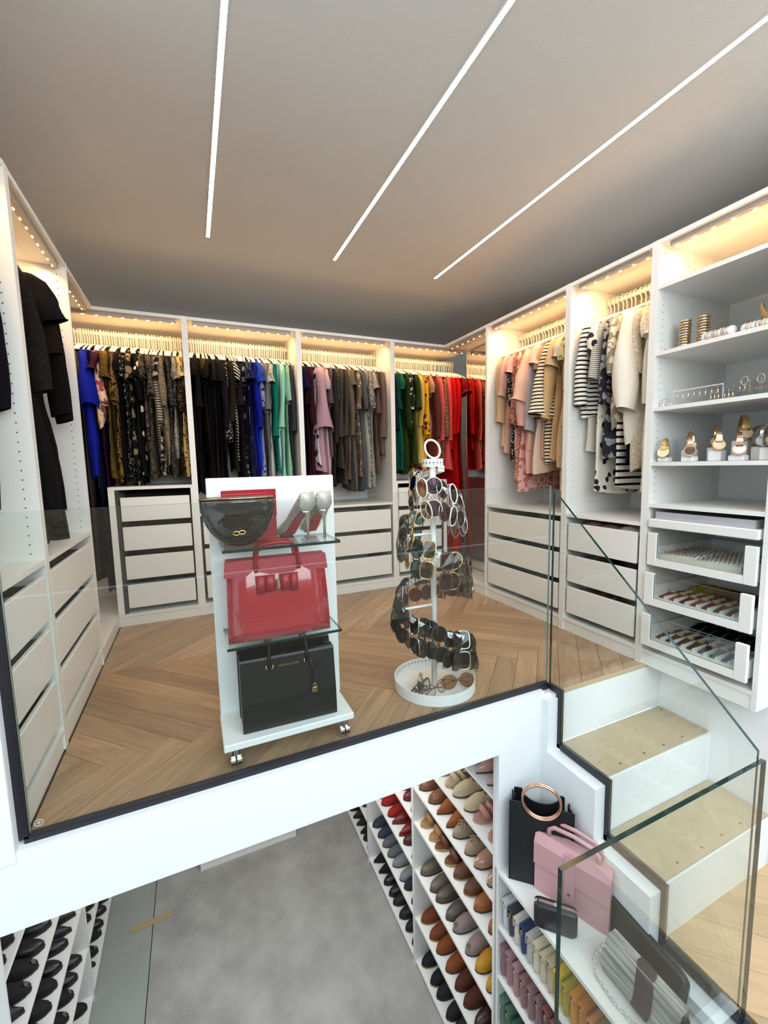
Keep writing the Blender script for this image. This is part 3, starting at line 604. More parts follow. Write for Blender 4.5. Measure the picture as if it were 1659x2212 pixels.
def shoe_proto(kind):
    L = .245; N = 14; rg = []
    for i in range(N+1):
        t = i/N; x = L*t
        if kind == 'point': w = .030*math.sin(PI*min(1, (t*.9+.12)))**.5 if t < .55 else .0385*(1-((t-.55)/.46)**1.7)
        else: w = .029+.012*t if t < .6 else .0375*math.sqrt(max(0, 1-((t-.6)/.405)**2.4))
        w = max(w, .003)
        if t < .08: w *= .75+.25*t/.08
        h = .058-.012*t if t < .5 else .052+.006*math.sin((t-.5)/.3*PI) if t < .68 else .054-(.030 if kind == 'point' else .022)*((t-.68)/.32)**1.3
        if kind == 'sandal': h = .022
        if kind == 'boot' and t < .45: h = .085
        rg.append([(x, -w, .004), (x, -w*1.04, h*.35), (x, -w*.86, h*.78), (x, -w*.4, h), (x, w*.4, h), (x, w*.86, h*.78), (x, w*1.04, h*.35), (x, w, .004)])
    m = MB().loft(rg, True, True, 0, True)
    if kind == 'sandal':
        for tx in (.62, .78):
            x = L*tx; m.tube([(x-.012, -.038, .02), (x, -.03, .045), (x+.004, 0, .054), (x, .03, .045), (x-.012, .038, .02)], .017, 6, flat=.25)
        m.tube([(L*.45, -.03, .02), (L*.6, 0, .05), (L*.82, .03, .024)], .012, 6, flat=.3); m.tube([(L*.2, -.028, .02), (L*.16, -.02, .06), (L*.14, 0, .065), (L*.16, .02, .06), (L*.2, .028, .02)], .008, 6, flat=.4)
    o = m.build('shoe', WALL)
    pts = [(L*(.30+.25*math.cos(a)), .021*math.sin(a)*(1-.1*math.cos(a)), (.0590-.012*(.30+.25*math.cos(a))) if kind != 'sandal' else .0235) for a in [2*PI*k/16 for k in range(16)]]
    if kind == 'boot': pts = [(p[0]*.6+.01, p[1], .087) for p in pts]
    MB().add(pts, [tuple(range(16))]).build('insole', INS, o)
    if kind == 'peep': MB().add([(L*.955+.012*math.cos(a), .011*math.sin(a), .0375-.9*(.012*math.cos(a))) for a in [2*PI*k/10 for k in range(10)]], [tuple(range(10))]).build('toe_opening', INS, o)
    if kind == 'bow':
        q = MB()
        for a in (-.9, -.35, .35, .9, 2.4, -2.4): q.tube([(L*.68, 0, .060), (L*.68+.022*math.cos(a), .022*math.sin(a), .066), (L*.68+.045*math.cos(a), .042*math.sin(a), .050)], .0035, 5)
        q.build('bow', WALL, o)
    if kind == 'lace':
        q = MB()
        for k in range(3): q.tube([(L*(.58+.06*k), -.018, .056), (L*(.6+.06*k), 0, .0625), (L*(.58+.06*k), .018, .056)], .002, 5)
        q.build('laces', ESP, o)
    sm = MB(); pr_ = [(r[0][0]+(.002 if i else -.002), r[0][1]*1.06) for i, r in enumerate(rg)]+[(r[-1][0]+(.002 if i else -.002), r[-1][1]*1.06) for i, r in list(enumerate(rg))[::-1]]
    sm.prism(pr_, 2, .0, .0075 if kind != 'sandal' else .012).build('sole', ESP if kind in ('boot', 'lace', 'sandal') else SOLE, o)
    return o
protos = {k: shoe_proto(k) for k in ('round', 'point', 'sandal', 'peep', 'bow', 'boot', 'lace')}
used = set()
def put_shoe(kind, mat, loc, rot, label, group):
    p = protos[kind]
    if kind not in used: o = p; used.add(kind); o.location = loc; o.rotation_euler = rot
    else: o = inst(p, loc, rot)
    setmat(o, mat)
    for c in o.children:
        if c.name.startswith('bow'): setmat(c, mat)
    tag(o, label, 'shoe', group); return o
LV = {0: 'bottom shelf', 1: 'second shelf up', 2: 'third shelf up', 3: 'fourth shelf up', 4: 'fifth shelf up', 5: 'sixth shelf up', 6: 'top shelf'}
def shoe_row(level, z, items, ya, yb, face, rackname, group, xf):
    n = len(items)*2; L = .245
    for i, it in enumerate(items):
        if not it: continue
        kind, desc, col, rough = it
        mat = M('shoe_'+desc.replace(' ', '_'), col, rough, bump=.08, bscale=120, coat=.5 if rough < .3 else 0) if 'shoe_'+desc.replace(' ', '_') not in bpy.data.materials else bpy.data.materials['shoe_'+desc.replace(' ', '_')]
        for k in (0, 1):
            f = (2*i+k+.5)/n; y = ya+(yb-ya)*f+(.004 if k == 0 else -.004)+R.uniform(-.002, .002)
            rot = (0, 0, (PI if face < 0 else 0)+R.uniform(-.05, .05)); x = xf+(L+.012)*(1 if face < 0 else -1)
            near = 'nearer' if (y < (ya+(yb-ya)*((2*i+1)/n))) else 'farther'
            nmn = {'round': 'flat', 'point': 'pointed shoe', 'sandal': 'sandal', 'peep': 'peep toe', 'bow': 'bow flat', 'boot': 'slip-on', 'lace': 'laced loafer'}[kind]
            put_shoe(kind, mat, (x, y, z+.0005), rot, f'{desc} {nmn}, {near} of its pair, {LV[level]} of {rackname}', group)
N1 = 'nearest rack'; G1 = 'shoes on the nearest rack'
shoe_row(6, ZS[6], [None, ('round', 'beige', '#a08c70', .6), ('peep', 'dark olive metallic', '#4a4334', .25), ('point', 'nude pink patent', '#c49a92', .15)], -1.0, -1.745, -1, N1, G1, 1.63)
shoe_row(5, ZS[5], [('round', 'tan', '#8a5c38', .6), ('sandal', 'beige crossover', '#a8967a', .6), ('round', 'pale beige suede', '#b8a888', .8), ('sandal', 'dusty rose', '#a8766a', .6)], -1.0, -1.745, -1, N1, G1, 1.63)
shoe_row(4, ZS[4], [('peep', 'copper brown', '#7a5038', .3), ('point', 'tan suede', '#8a4c20', .8), ('bow', 'taupe', '#8f7c66', .7), ('round', 'rose gold metallic', '#a07a66', .2)], -1.0, -1.745, -1, N1, G1, 1.63)
shoe_row(3, ZS[3], [('sandal', 'caramel strap', '#9a7244', .6), ('sandal', 'dark brown strap', '#5c3218', .5), ('lace', 'cocoa', '#5a3418', .6), ('round', 'toffee tan', '#8c4f1c', .5)], -1.0, -1.745, -1, N1, G1, 1.63)
shoe_row(2, ZS[2], [('round', 'taupe leather', '#5e5346', .45), ('round', 'dark taupe leather', '#4c443b', .45), ('peep', 'mauve grey suede', '#857470', .75), ('round', 'mustard yellow', '#b08010', .6)], -1.0, -1.745, -1, N1, G1, 1.63)
shoe_row(1, ZS[1], [('boot', 'chestnut suede', '#6e3212', .8), ('round', 'rust brown suede', '#7a3c0c', .8), ('round', 'mahogany suede', '#4c1c0a', .8), ('round', 'dark burgundy leather', '#2e0d08', .35)], -1.0, -1.745, -1, N1, G1, 1.63)
shoe_row(0, ZS[0], [('boot', 'black navy', '#0c0d14', .8), ('round', 'charcoal black suede', '#131417', .8), ('round', 'plain black', '#08080a', .6), ('round', 'dark brown leather', '#20120d', .5)], -1.0, -1.745, -1, N1, G1, 1.63)
N2 = 'middle rack'; G2 = 'shoes on the middle rack'
shoe_row(4, ZS[4], [('round', 'rose beige', '#a88a80', .6), ('round', 'crimson leather', '#7a0a10', .3), ('round', 'scarlet leather', '#a00c10', .3), ('point', 'ruby red', '#7c0810', .3)], -.20, -.95, -1, N2, G2, 1.63)
shoe_row(3, ZS[3], [('round', 'pale mauve', '#8f7a80', .7), ('point', 'bright red patent', '#a80a0e', .15), ('point', 'wine red patent', '#7c080e', .2), ('round', 'dark red', '#5c0a0e', .4)], -.20, -.95, -1, N2, G2, 1.63)
shoe_row(2, ZS[2], [('round', 'mauve pink suede', '#8d7078', .8), ('round', 'red suede', '#8e0a08', .8), ('point', 'deep red', '#6a080a', .4), ('round', 'burgundy', '#400a10', .5)], -.20, -.95, -1, N2, G2, 1.63)
shoe_row(1, ZS[1], [('round', 'steel blue suede', '#2a3440', .8), ('round', 'mid grey suede', '#5a5d60', .8), ('round', 'light grey', '#787a7e', .6), ('round', 'navy blue suede', '#161c2c', .8)], -.20, -.95, -1, N2, G2, 1.63)
shoe_row(0, ZS[0], [('point', 'jet black suede', '#06060a', .8), ('round', 'black leather', '#08090c', .4), ('round', 'ink black', '#0a0a0e', .6), ('boot', 'black blue', '#0a0e18', .7)], -.20, -.95, -1, N2, G2, 1.63)
N3 = 'farthest rack'; G3 = 'shoes on the farthest rack'
shoe_row(1, ZS[1], [None, ('round', 'dark plum', '#22161c', .6), ('round', 'russet brown', '#5e2c14', .6), ('point', 'oxblood', '#3c0c10', .5)], .55, -.15, -1, N3, G3, 1.63)
shoe_row(0, ZS[0], [None, ('point', 'coal black', '#070709', .6), ('point', 'soft black', '#0a0a0c', .7), ('round', 'dull black', '#0c0c0e', .8)], .55, -.15, -1, N3, G3, 1.63)
bk = [('round', 'black suede', '#07060a', .8), ('point', 'black patent', '#08070a', .15), ('round', 'black leather', '#0a090c', .4), ('peep', 'black velvet', '#060508', .8), ('point', 'blackish purple', '#100a14', .5), ('round', 'gold edged black', '#0a0a0b', .35)]
for i, z in enumerate(ZL):
    shoe_row(i, z, [bk[(i*2+j) % 6] for j in range(5)], -.34, -1.28, 1, 'near left rack', 'shoes on the near lower left rack', -.28)
    shoe_row(i, z, [bk[(i*2+j+1) % 6] for j in range(4)], .50, -.27, 1, 'far left rack', 'shoes on the far lower left rack', -.28)
# small shoe on the low cabinet
put_shoe('sandal', M('shoe_red_brown_strap', '#5a1c18', .5), (.93, .566, -2.1648), (0, 0, -PI/2), 'red brown sandal lying in the low white cabinet at the back', 'shoe')
# ---------------------------------------------------------------- bag shelf unit
bs = thing('bag_shelf', 'white shelf unit beside the stairs carrying five handbags on its top', 'shelf', (1.62, -1.802, -2.24)); 
MB().box(0, .295, -.85, 0, 1.437, 1.455).build('top_shelf', WHITE, bs)
for z in (-1.058, -1.315, -1.59): MB().box(.0, .295, -.85, 0, z+2.24-.014, z+2.24).build('shelf', WHITE, bs)
MB().box(0, .295, 0.0005, .012, 0, 1.455).build('side_panel', WHITE, bs); MB().box(.286, .295, -.85, 0, 0, 1.436).build('back_panel', WHITE, bs)
MB().box(.283, .294, -.60, -.55, 1.4552, 1.4555).build('gap_cover', DARK, bs)
def clutch(desc, col, y, z, w, h, dep, mat=None, style=0, row='upper row', tilt=0):
    mat = mat or leather('clutch_'+desc.replace(' ', '_'), col, .45)
    t = thing('clutch_bag', f'{desc} packed upright in the {row} under the bag shelf', 'bag', (1.637, y, z), tilt, 'clutch bags packed under the bag shelf')
    m = MB(); rg = []
    for (zz, s) in ((0, .75), (.012, 1.0), (h*.5, 1.05), (h-.03, .9), (h-.008, .6), (h, .25)):
        rg.append([(x, s*yy*w/2, zz-(.012 if (x < .02 and zz > h*.8) else 0)) for x, yy in ((0, -.8), (dep, -.8), (dep+.005, 0), (dep, .8), (0, .8), (-.006, 0))])
    m.loft(rg, True, True, 0, True); m.build('body', mat, t)
    f = MB().prism([(-w*.52, h*.62), (-w*.50, h*.97), (-w*.2, h+.006), (w*.2, h+.006), (w*.50, h*.97), (w*.52, h*.62), (w*.44, h*.58), (w*.40, h*.92), (-w*.40, h*.92), (-w*.44, h*.58)], 0, -.006, dep*.92); f.build('flap', mat, t)
    MB().tube([(-.009, .006*math.cos(a), h*.8+.009*math.sin(a)) for a in [PI*k/5 for k in range(10)]], .0016, 5, closed=True).build('clasp', GOLD if style else SILVER, t)
    return t
rows = [
 ('upper row', -1.044, .135, -1.83, [('white patent clutch', '#c9cbd0'), ('black and white chain bag', '#3c3c40'), ('ivory folded clutch', '#cfc8bc'), ('blue and yellow print clutch', '#2a3560'), ('pale grey clutch', '#b4b2ae'), ('cream ribbed clutch', '#cfc6a8'), ('cream pleated clutch', '#c4b998'), ('beige pleated clutch', '#b3a68c'), ('lemon yellow clutch', '#e0bf10'), ('olive yellow clutch', '#a89a18'), ('amber orange clutch', '#d08a08'), ('mustard gold clutch', '#c07a10'), ('peach tan clutch', '#c88a50'), ('light brass clutch', '#8f7c4c'), ('champagne twist clutch', '#a08c64'), ('caramel tan clutch', '#a8784c'), ('stone beige clutch', '#9c8a6c'), ('rust brown clutch', '#7c4428'), ('copper red clutch', '#6e3420')]),
 ('middle row', -1.30, .15, -1.815, [('dusty mauve clutch', '#8e6a70'), ('old rose clutch', '#a07880'), ('rose quilted clutch', '#a8807e'), ('pinkish brown clutch', '#8c6464'), ('mauve buckle clutch', '#8a686c'), ('grey rose clutch', '#80646a'), ('brick brown clutch', '#7c4a40'), ('rose wood clutch', '#8a5058'), ('raspberry pink clutch', '#a03c5c'), ('magenta pink clutch', '#b01c5c'), ('blush brown clutch', '#9a6a58'), ('terracotta clutch', '#8a5040')]),
 ('lower row', -1.575, .14, -1.815, [('sage green clutch', '#5f7a68'), ('dark sage clutch', '#4c6656'), ('bottle green clutch', '#34564a'), ('mint grey clutch', '#6c8a7c'), ('teal green clutch', '#2c6c60'), ('turquoise clutch', '#2a8a80'), ('deep teal clutch', '#1f6660'), ('dark green clutch', '#2a4a3c')])]
for rn, z, h, y0, its in rows:
    for i, (d, c) in enumerate(its):
        clutch(d, c, y0-.0375*i if rn == 'upper row' else y0-.044*i, z+.0005, .034 if rn == 'upper row' else .040, h*R.uniform(.9, 1.05), .19, style=i % 2, row=rn, tilt=R.uniform(-.05, .05))
# tote with gold ring handle
BLK = leather('black_soft_leather', (.003, .0045, .006), .55); BLK2 = leather('black_handbag_leather', (.004, .0048, .005), .40, grain=.04)
t = thing('tote_bag', 'tall black tote with rose gold ring handles at far end of the bag shelf', 'bag', (1.762, -1.903, -.784), -.75)
W2, Ht = .128, .370
def front(yo, dip):
    top = [(-W2, Ht)]+[(-.078, Ht+.002)]+[(.078*math.cos(PI+PI*i/10), Ht+.002-dip*math.sin(PI*i/10)) for i in range(1, 10)]+[(.078, Ht+.002)]+[(W2, Ht)]
    return [(-W2, 0)]+top+[(W2, 0)]
MB().prism([(x, z) for x, z in front(0, .065)], 1, -.046, -.040).build('front_panel', BLK, t)
MB().prism([(x, z) for x, z in front(0, .055)], 1, .036, .042).build('back_panel', BLK, t)
for s in (-1, 1):
    MB().loft([[(s*W2, -.046, z), (s*(W2-.004), -.046, z), (s*(W2-.004-.02*z/Ht), 0, z), (s*(W2-.004), .042, z), (s*W2, .042, z), (s*(W2-.022*z/Ht), 0, z)] for z in (0, .12, .25, Ht-.004)], True, True).build('gusset', BLK, t)
MB().box(-W2+.004, W2-.004, -.04, .036, 0, .008).build('base', BLK, t)
for y in (-.040, -.028): MB().tube([(.076*math.cos(a), y, Ht+.014+.076*math.sin(a)) for a in [2*PI*k/32 for k in range(32)]], .0052, 8, closed=True).build('ring_handle', RGOLD, t)
t.rotation_euler = (0, 0, -.75)
# pink satchel
PINK = leather('pink_leather', '#cf9ea2', .42)
t = thing('satchel_bag', 'dusty pink leather satchel standing on the bag shelf in front of black tote', 'bag', (1.805, -2.045, -.784), -1.17); t.scale = (.88, .88, .92)
MB().loft([[(-.165, -.05, z), (.165, -.05, z), (.165, .04, z), (-.165, .04, z)] if z < .24 else [(-.165, -.03, z), (.165, -.03, z), (.165, .02, z), (-.165, .02, z)] for z in (0, .23, .275)], True, True).build('body', PINK, t)
MB().loft([[(-.168, -.057, z), (.168, -.057, z), (.168, -.052, z), (-.168, -.052, z)] for z in (.135, .24)]+[[(-.168, -.034, .281), (.168, -.034, .281), (.168, .02, .277), (-.168, .02, .277)]], True, True).build('front_flap', PINK, t)
MB().prism([(-.022, .27)]+[(-.022, .06), (-.012, .045), (.012, .045), (.022, .06), (.022, .27)], 1, -.063, -.0575).build('strap', PINK, t)
MB().cyl((0, 0), .006, 0, .004, 12).xf(Matrix.Translation((0, -.063, .09)) @ Matrix.Rotation(PI/2, 4, 'X')).build('stud', SILVER, t)
hp = [(-.11, 0, .278), (-.11, 0, .31), (-.085, 0, .33), (0, 0, .338), (.085, 0, .33), (.11, 0, .31), (.11, 0, .278)]
MB().tube([(x, -.022, z) for x, y, z in hp], .010, 8, flat=.8).build('handle', PINK, t)
MB().tube([(x, .012, z+.004) for x, y, z in hp], .010, 8, flat=.8).build('handle', PINK, t)
for s in (-1, 1): MB().tube([(s*.11+.010*math.cos(a), -.022, .292+.015*math.sin(a)) for a in [2*PI*k/10 for k in range(10)]], .002, 5, closed=True).build('buckle', SILVER, t)
MB().tube([(-.166, .0, .20), (-.178, -.01, .15), (-.170, 0, .12)], .004, 6).build('side_tie', leather('brown_tie', '#5a3428', .5), t)
# black quilted clutch with frame
t = thing('quilted_clutch', 'small black quilted clutch with silver frame before the pink satchel', 'bag', (1.665, -2.085, -.784), -.79)
def rr_(w, h, r, n=4):
    P = []
    for cx, cz, a in ((w-r, h-r, 0), (-w+r, h-r, PI/2), (-w+r, r, PI), (w-r, r, 1.5*PI)):
        for i in range(n+1): P.append((cx+r*math.cos(a+PI/2*i/n), cz+r*math.sin(a+PI/2*i/n)))
    return P
QU, n_, l_, b_ = newmat('quilted_black'); b_.inputs['Base Color'].default_value = (.012, .012, .014, 1); b_.inputs['Roughness'].default_value = .35
tc = n_.new('ShaderNodeTexCoord'); mp = n_.new('ShaderNodeMapping'); mp.inputs['Rotation'].default_value = (0, PI/4, 0); mp.inputs['Scale'].default_value = (45, 45, 45); ck = n_.new('ShaderNodeTexChecker'); ck.inputs['Scale'].default_value = 1
bp = n_.new('ShaderNodeBump'); bp.inputs['Distance'].default_value = .004; l_.new(tc.outputs['Object'], mp.inputs[0]); l_.new(mp.outputs[0], ck.inputs[0]); l_.new(ck.outputs[1], bp.inputs['Height']); l_.new(bp.outputs[0], b_.inputs['Normal'])
MB().loft([[(x*s, y, z*s+.045*(1-s)) for x, z in rr_(.078, .098, .018)] for y, s in ((-.024, .9), (-.017, 1), (.017, 1), (.024, .9))], True, True, 0, True).build('body', QU, t)
MB().loft([[(x*s, y, .045+(z-.045)*s) for x, z in rr_(.0795, .0995, .018)] for y, s in ((-.006, 1.0), (.006, 1.0))], True, True).build('frame', SILVER, t)
MB().loft([[(.004*math.cos(a)*q, .004*math.sin(a)*q, zz) for a in [PI*k/4 for k in range(8)]] for q, zz in ((.6, .0985), (1.2, .104), (.8, .109))], False, True).build('clasp', SILVER, t)
# dark brown bag lying against stringer
DB = leather('dark_taupe_leather', (.028, .024, .019), .5)
t = thing('flat_bag', 'large dark brown flat clutch leaning behind the silver chain bag', 'bag', (1.855, -2.295, -.784), PI/2)
t.rotation_euler = (0, math.radians(6), -PI/2)
MB().loft([[(x*s, y, z*s+.05*(1-s)) for x, z in rr_(.155, .135, .03)] for y, s in ((-.014, .95), (-.009, 1), (.009, 1), (.014, .95))], True, True, 0, True).build('body', DB, t)
MB().loft([[(x*s, y, .07+(z-.07)*s) for x, z in rr_(.157, .137, .03)] for y, s in ((-.004, 1.0), (.004, 1.0))], True, True).build('piping', M('piping_dark', (.01, .01, .01), .4), t)
MB().tube([(-.150, 0, .125), (-.146, 0, .137), (-.138, 0, .139)], .003, 6).build('ring', SILVER, t)
# silver bag with chain
SLV, n_, l_, b_ = newmat('silver_ribbed_leather'); b_.inputs['Metallic'].default_value = .55; b_.inputs['Roughness'].default_value = .4
tc = n_.new('ShaderNodeTexCoord'); mp = n_.new('ShaderNodeMapping'); mp.inputs['Scale'].default_value = (4, 60, 130); nz = n_.new('ShaderNodeTexNoise'); nz.inputs['Scale'].default_value = 1.2; nz.inputs['Detail'].default_value = 4
cr = n_.new('ShaderNodeValToRGB'); cr.color_ramp.elements[0].color = (.24, .235, .225, 1); cr.color_ramp.elements[1].color = (.62, .61, .58, 1); cr.color_ramp.elements[0].position = .35; cr.color_ramp.elements[1].position = .65
l_.new(tc.outputs['Object'], mp.inputs[0]); l_.new(mp.outputs[0], nz.inputs[0]); l_.new(nz.outputs[0], cr.inputs[0]); l_.new(cr.outputs[0], b_.inputs['Base Color'])
t = thing('chain_bag', 'ribbed metallic silver bag with brown tab and chain on the bag shelf', 'bag', (1.745, -2.385, -.784), -PI/2)
MB().loft([[(-.125, y0, z), (.125, y0, z), (.125, y1, z), (-.125, y1, z)] for z, y0, y1 in ((0, -.035, .035), (.06, -.04, .04), (.125, -.012, .022))], True, True).build('body', SLV, t)
MB().loft([[(-.127, y0, z), (.127, y0, z), (.127, y1, z), (-.127, y1, z)] for z, y0, y1 in ((.03, -.044, -.0415), (.062, -.0455, -.0425), (.128, -.016, -.0125), (.133, -.014, .026))], True, True).build('front_flap', SLV, t)
TAB = leather('brown_tab_leather', (.045, .03, .026), .55)
MB().loft([[(-.01+x*.8, y0, z), (.045+x*.8, y0, z), (.045+x*.8, y1, z), (-.01+x*.8, y1, z)] for z, y0, y1, x in ((.022, -.051, -.045, .0), (.065, -.052, -.046, .012), (.128, -.022, -.017, -.004), (.139, .0, .024, -.02))], True, True).build('tab', TAB, t)
for s in (-1, 1): MB().loft([[(s*.128, -.03*q, z), (s*.131, -.03*q, z), (s*.131, .03*q, z), (s*.128, .03*q, z)] for z, q in ((0, 1), (.07, 1.15), (.12, .3))], True, True).build('side_panel', TAB, t)
chm = MB()
P = [(-.13, -.03, .09), (-.15, -.05, .03), (-.12, -.075, .004), (-.04, -.085, .004), (.02, -.078, .005), (.06, -.062, .006), (.13, -.055, .01), (.137, -.02, .06)]
for i in range(len(P)-1):
    a, b = Vector(P[i]), Vector(P[i+1]); n = max(2, int((b-a).length/.011))
    for k in range(n):
        c = a.lerp(b, k/n); an = PI/2*(k % 2)
        chm.tube([(c.x+.007*math.cos(q), c.y+.0045*math.sin(q)*math.cos(an), c.z+.004+.0045*math.sin(q)*math.sin(an)) for q in [2*PI*j/6 for j in range(6)]], .0014, 4, closed=True)
tag(chm.build('chain', SILVER, t), kind='stuff')
# ================================================================ DISPLAY STAND
ds = thing('display_stand', 'white display stand on casters with two glass shelves inside the railing', 'stand', (.765, -1.62, 0))
DW = M('white_lacquer', (.86, .87, .88), .3)
MB().rbox(-.235, .238, .095, .113, .073, .985, .003).build('back_board', DW, ds)
MB().rbox(-.238, .222, -.120, .0945, .073, .098, .003).build('base_board', DW, ds)
for (sx, sy) in ((-.20, -.09), (.19, -.09), (-.20, .085), (.19, .085)):
    c = MB()
    for s in (-1, 1): c.add(MB().cyl((0, 0), .021, 0, .014, 18).xf(Matrix.Translation((sx+s*.010-.007, sy, .0215)) @ Matrix.Rotation(PI/2, 4, 'Y')).v, MB().cyl((0, 0), .021, 0, .014, 18).f)
    cs = c.build('caster', CHROME, ds); MB().cyl((sx, sy), .019, .050, .0725, 16).build('caster_plate', CHROME, cs)
for z, x0, x1 in ((.755, -.205, .195), (.425, -.208, .19)):
    g = MB(); g.prism([(x0, -.105), (x1, -.105), (x1, .094), (x0, .094)], 2, z-.010, z, 0, 1); g.build('glass_shelf', [glassmat('shelf_glass', (.90, .96, .94)) if 'shelf_glass' not in bpy.data.materials else bpy.data.materials['shelf_glass'], GEDGE], ds)
    for x in (x0+.01, x1-.01): MB().cyl((0, 0), .005, 0, .016, 8).xf(Matrix.Translation((x, .094, z-.016)) @ Matrix.Rotation(PI/2, 4, 'X')).build('shelf_pin', CHROME, ds)
RED = leather('red_patent', '#a00c22', .16, coat=1, grain=.02); REDM = leather('red_leather', '#961224', .4); REDE = M('red_edge', (.05, .004, .008), .5)
# red handbag
t = thing('red_handbag', 'glossy red patent handbag with bow and two handles on lower glass shelf', 'bag', (.744, -1.640, .4255), -.03)
ny = 8; rg = []
for i in range(ny+1):
    q = i/ny; z = .272*q; hw = .177-.008*q; yf = -.060+.042*q+(-.010*math.sin(PI*q)); yb = .055-.035*q
    rg.append([(-hw, yf+.006, z), (-hw*.5, yf-.006*math.sin(PI*q), z), (0, yf+.004*math.sin(PI*q), z), (hw*.5, yf-.006*math.sin(PI*q), z), (hw, yf+.006, z), (hw, yb, z), (0, yb, z), (-hw, yb, z)])
MB().loft(rg, True, True, 0, True).build('body', RED, t)
MB().loft([[(-.180+.006*q, -.060+.042*z/.272-.006, z), (.180-.006*q, -.060+.042*z/.272-.006, z), (.180-.006*q, -.060+.042*z/.272+.002, z), (-.180+.006*q, -.060+.042*z/.272+.002, z)] for z, q in ((.222, 0), (.277, .8))], True, True).build('top_band', REDM, t)
MB().loft([[(-.172, -.022, .2725), (.172, -.022, .2725), (.172, .028, .2725), (-.172, .028, .2725)], [(-.170, -.016, .279), (.170, -.016, .279), (.170, .022, .279), (-.170, .022, .279)]], True, True).build('top_edge', REDM, t)
def handle(y0, w, h, z, r, mat, name='handle', lean=-.01):
    P = [(-w, y0-.012, z-.035), (-w, y0-.006, z), (-w+.006, y0+lean*.4, z+h*.6), (-w+.028, y0+lean, z+h*.94), (0, y0+lean, z+h), (w-.028, y0+lean, z+h*.94), (w-.006, y0+lean*.4, z+h*.6), (w, y0-.006, z), (w, y0-.012, z-.035)]
    return MB().tube(P, r, 8, flat=.9)
handle(-.024, .074, .068, .268, .0068, REDM, lean=-.03).build('handle', REDM, t); handle(.036, .072, .060, .270, .0068, REDM, lean=.012).build('handle', REDM, t)
for x in (-.085, -.06, .062, .087): MB().loft([[(x+.004*q*math.cos(a), yy, .247+.004*q*math.sin(a)) for a in [PI*k/4 for k in range(8)]] for yy, q in ((-.029, 1), (-.034, .5))], False, True).build('stud', GOLD, t)
for k, (x, wd) in enumerate(((-.062, .017), (-.030, .018), (.022, .018), (.052, .015))):
    MB().loft([[(x+wd*math.cos(a), -.047-.016*abs(math.sin(a)) if math.sin(a) < 0 else -.040, zz-.012*abs(x)/.06*(0 if zz > .2 else -1)) for a in [2*PI*j/14 for j in range(14)]] for zz in (.150+.012*(k in (1, 2)), .222)], True, True, 0, True).build('bow_loop', REDM, t)
MB().box(-.008, .002, -.062, -.05, .175, .205).build('bow_clasp', GOLD, t)
# black handbag
t = thing('black_handbag', 'structured black leather handbag with gold lettering and padlock on stand base', 'bag', (.765, -1.622, .0985), -.03)
hw = .168
MB().loft([[(-hw, y0, z), (hw, y0, z), (hw, y1, z), (-hw, y1, z)] for z, y0, y1 in ((0, -.083, -.040), (.008, -.085, -.040), (.10, -.080, -.040), (.245, -.060, -.036), (.252, -.056, -.040))], True, True).build('front_compartment', BLK2, t)
MB().loft([[(-hw-.003, y0, z), (hw+.003, y0, z), (hw+.003, y1, z), (-hw-.003, y1, z)] for z, y0, y1 in ((0, .028, .07), (.10, .026, .068), (.262, .016, .05))], True, True).build('back_compartment', BLK2, t)
for s in (-1, 1):
    for j, y in enumerate((-.03, .0)):
        MB().loft([[(s*(hw-.002), y-.008, z), (s*(hw+.001), y+.004, z), (s*(hw-.022), y+.018, z), (s*(hw-.026), y+.008, z)] for z in (.006, .255)], True, True).build('gusset', BLK2, t)
MB().box(-hw+.02, hw-.02, -.034, .014, .004, .232).build('zip_compartment', BLK2, t)
MB().box(-hw+.03, hw-.03, -.012, -.008, .2325, .2345).build('zip', GOLD, t)
MB().loft([[(-.02, -.018, .2335), (.012, -.018, .2335), (.012, -.006, .2335), (-.02, -.006, .2335)], [(-.018, -.016, .240), (.01, -.016, .240), (.01, -.008, .240), (-.018, -.008, .240)]], True, True).build('zip_pull', GOLD, t)
for (y, hh) in ((-.058, .115), (.052, .118)): handle(y, .068, hh, .244, .0062, BLK2, lean=.012 if y < 0 else -.012).build('handle', BLK2, t)
for x in (-.068, .068):
    MB().tube([(x-.012, -.066, .226), (x-.012, -.067, .212), (x+.012, -.067, .212), (x+.012, -.066, .226)], .002, 5).build('handle_ring', GOLD, t)
MB().tube([(.068, -.068, .232), (.078, -.078, .222), (.082, -.085, .19), (.085, -.0885, .135)], .0028, 6).build('strap', BLK2, t)
MB().tube([(.07, -.07, .228), (.09, -.078, .222), (.105, -.081, .205), (.098, -.08, .199)], .0024, 6).build('strap_end', BLK2, t)
pl = MB().rbox(.076, .094, -.0945, -.0875, .103, .124, .0015).build('padlock', GOLD, t)
MB().tube([(.080, -.091, .124), (.080, -.091, .132), (.085, -.091, .137), (.090, -.091, .132), (.090, -.091, .124)], .0014, 6).build('shackle', GOLD, pl)
fc = bpy.data.curves.new('lettering', 'FONT'); fc.body = 'MICHAEL KORS'; fc.size = .0095; fc.extrude = .0003; fc.align_x = 'CENTER'; fc.space_character = 1.1; fc.materials.append(GOLD)
fo = bpy.data.objects.new('lettering', fc); C.objects.link(fo); fo.parent = t; fo.location = (0, -.0652, .213); fo.rotation_euler = (PI/2-.13, 0, 0)
lm = bpy.data.meshes.new_from_object(fo); lo = bpy.data.objects.new('lettering', lm); C.objects.link(lo); lo.parent = t; lo.location = fo.location; lo.rotation_euler = fo.rotation_euler
bpy.data.objects.remove(fo); lo.name = 'lettering'
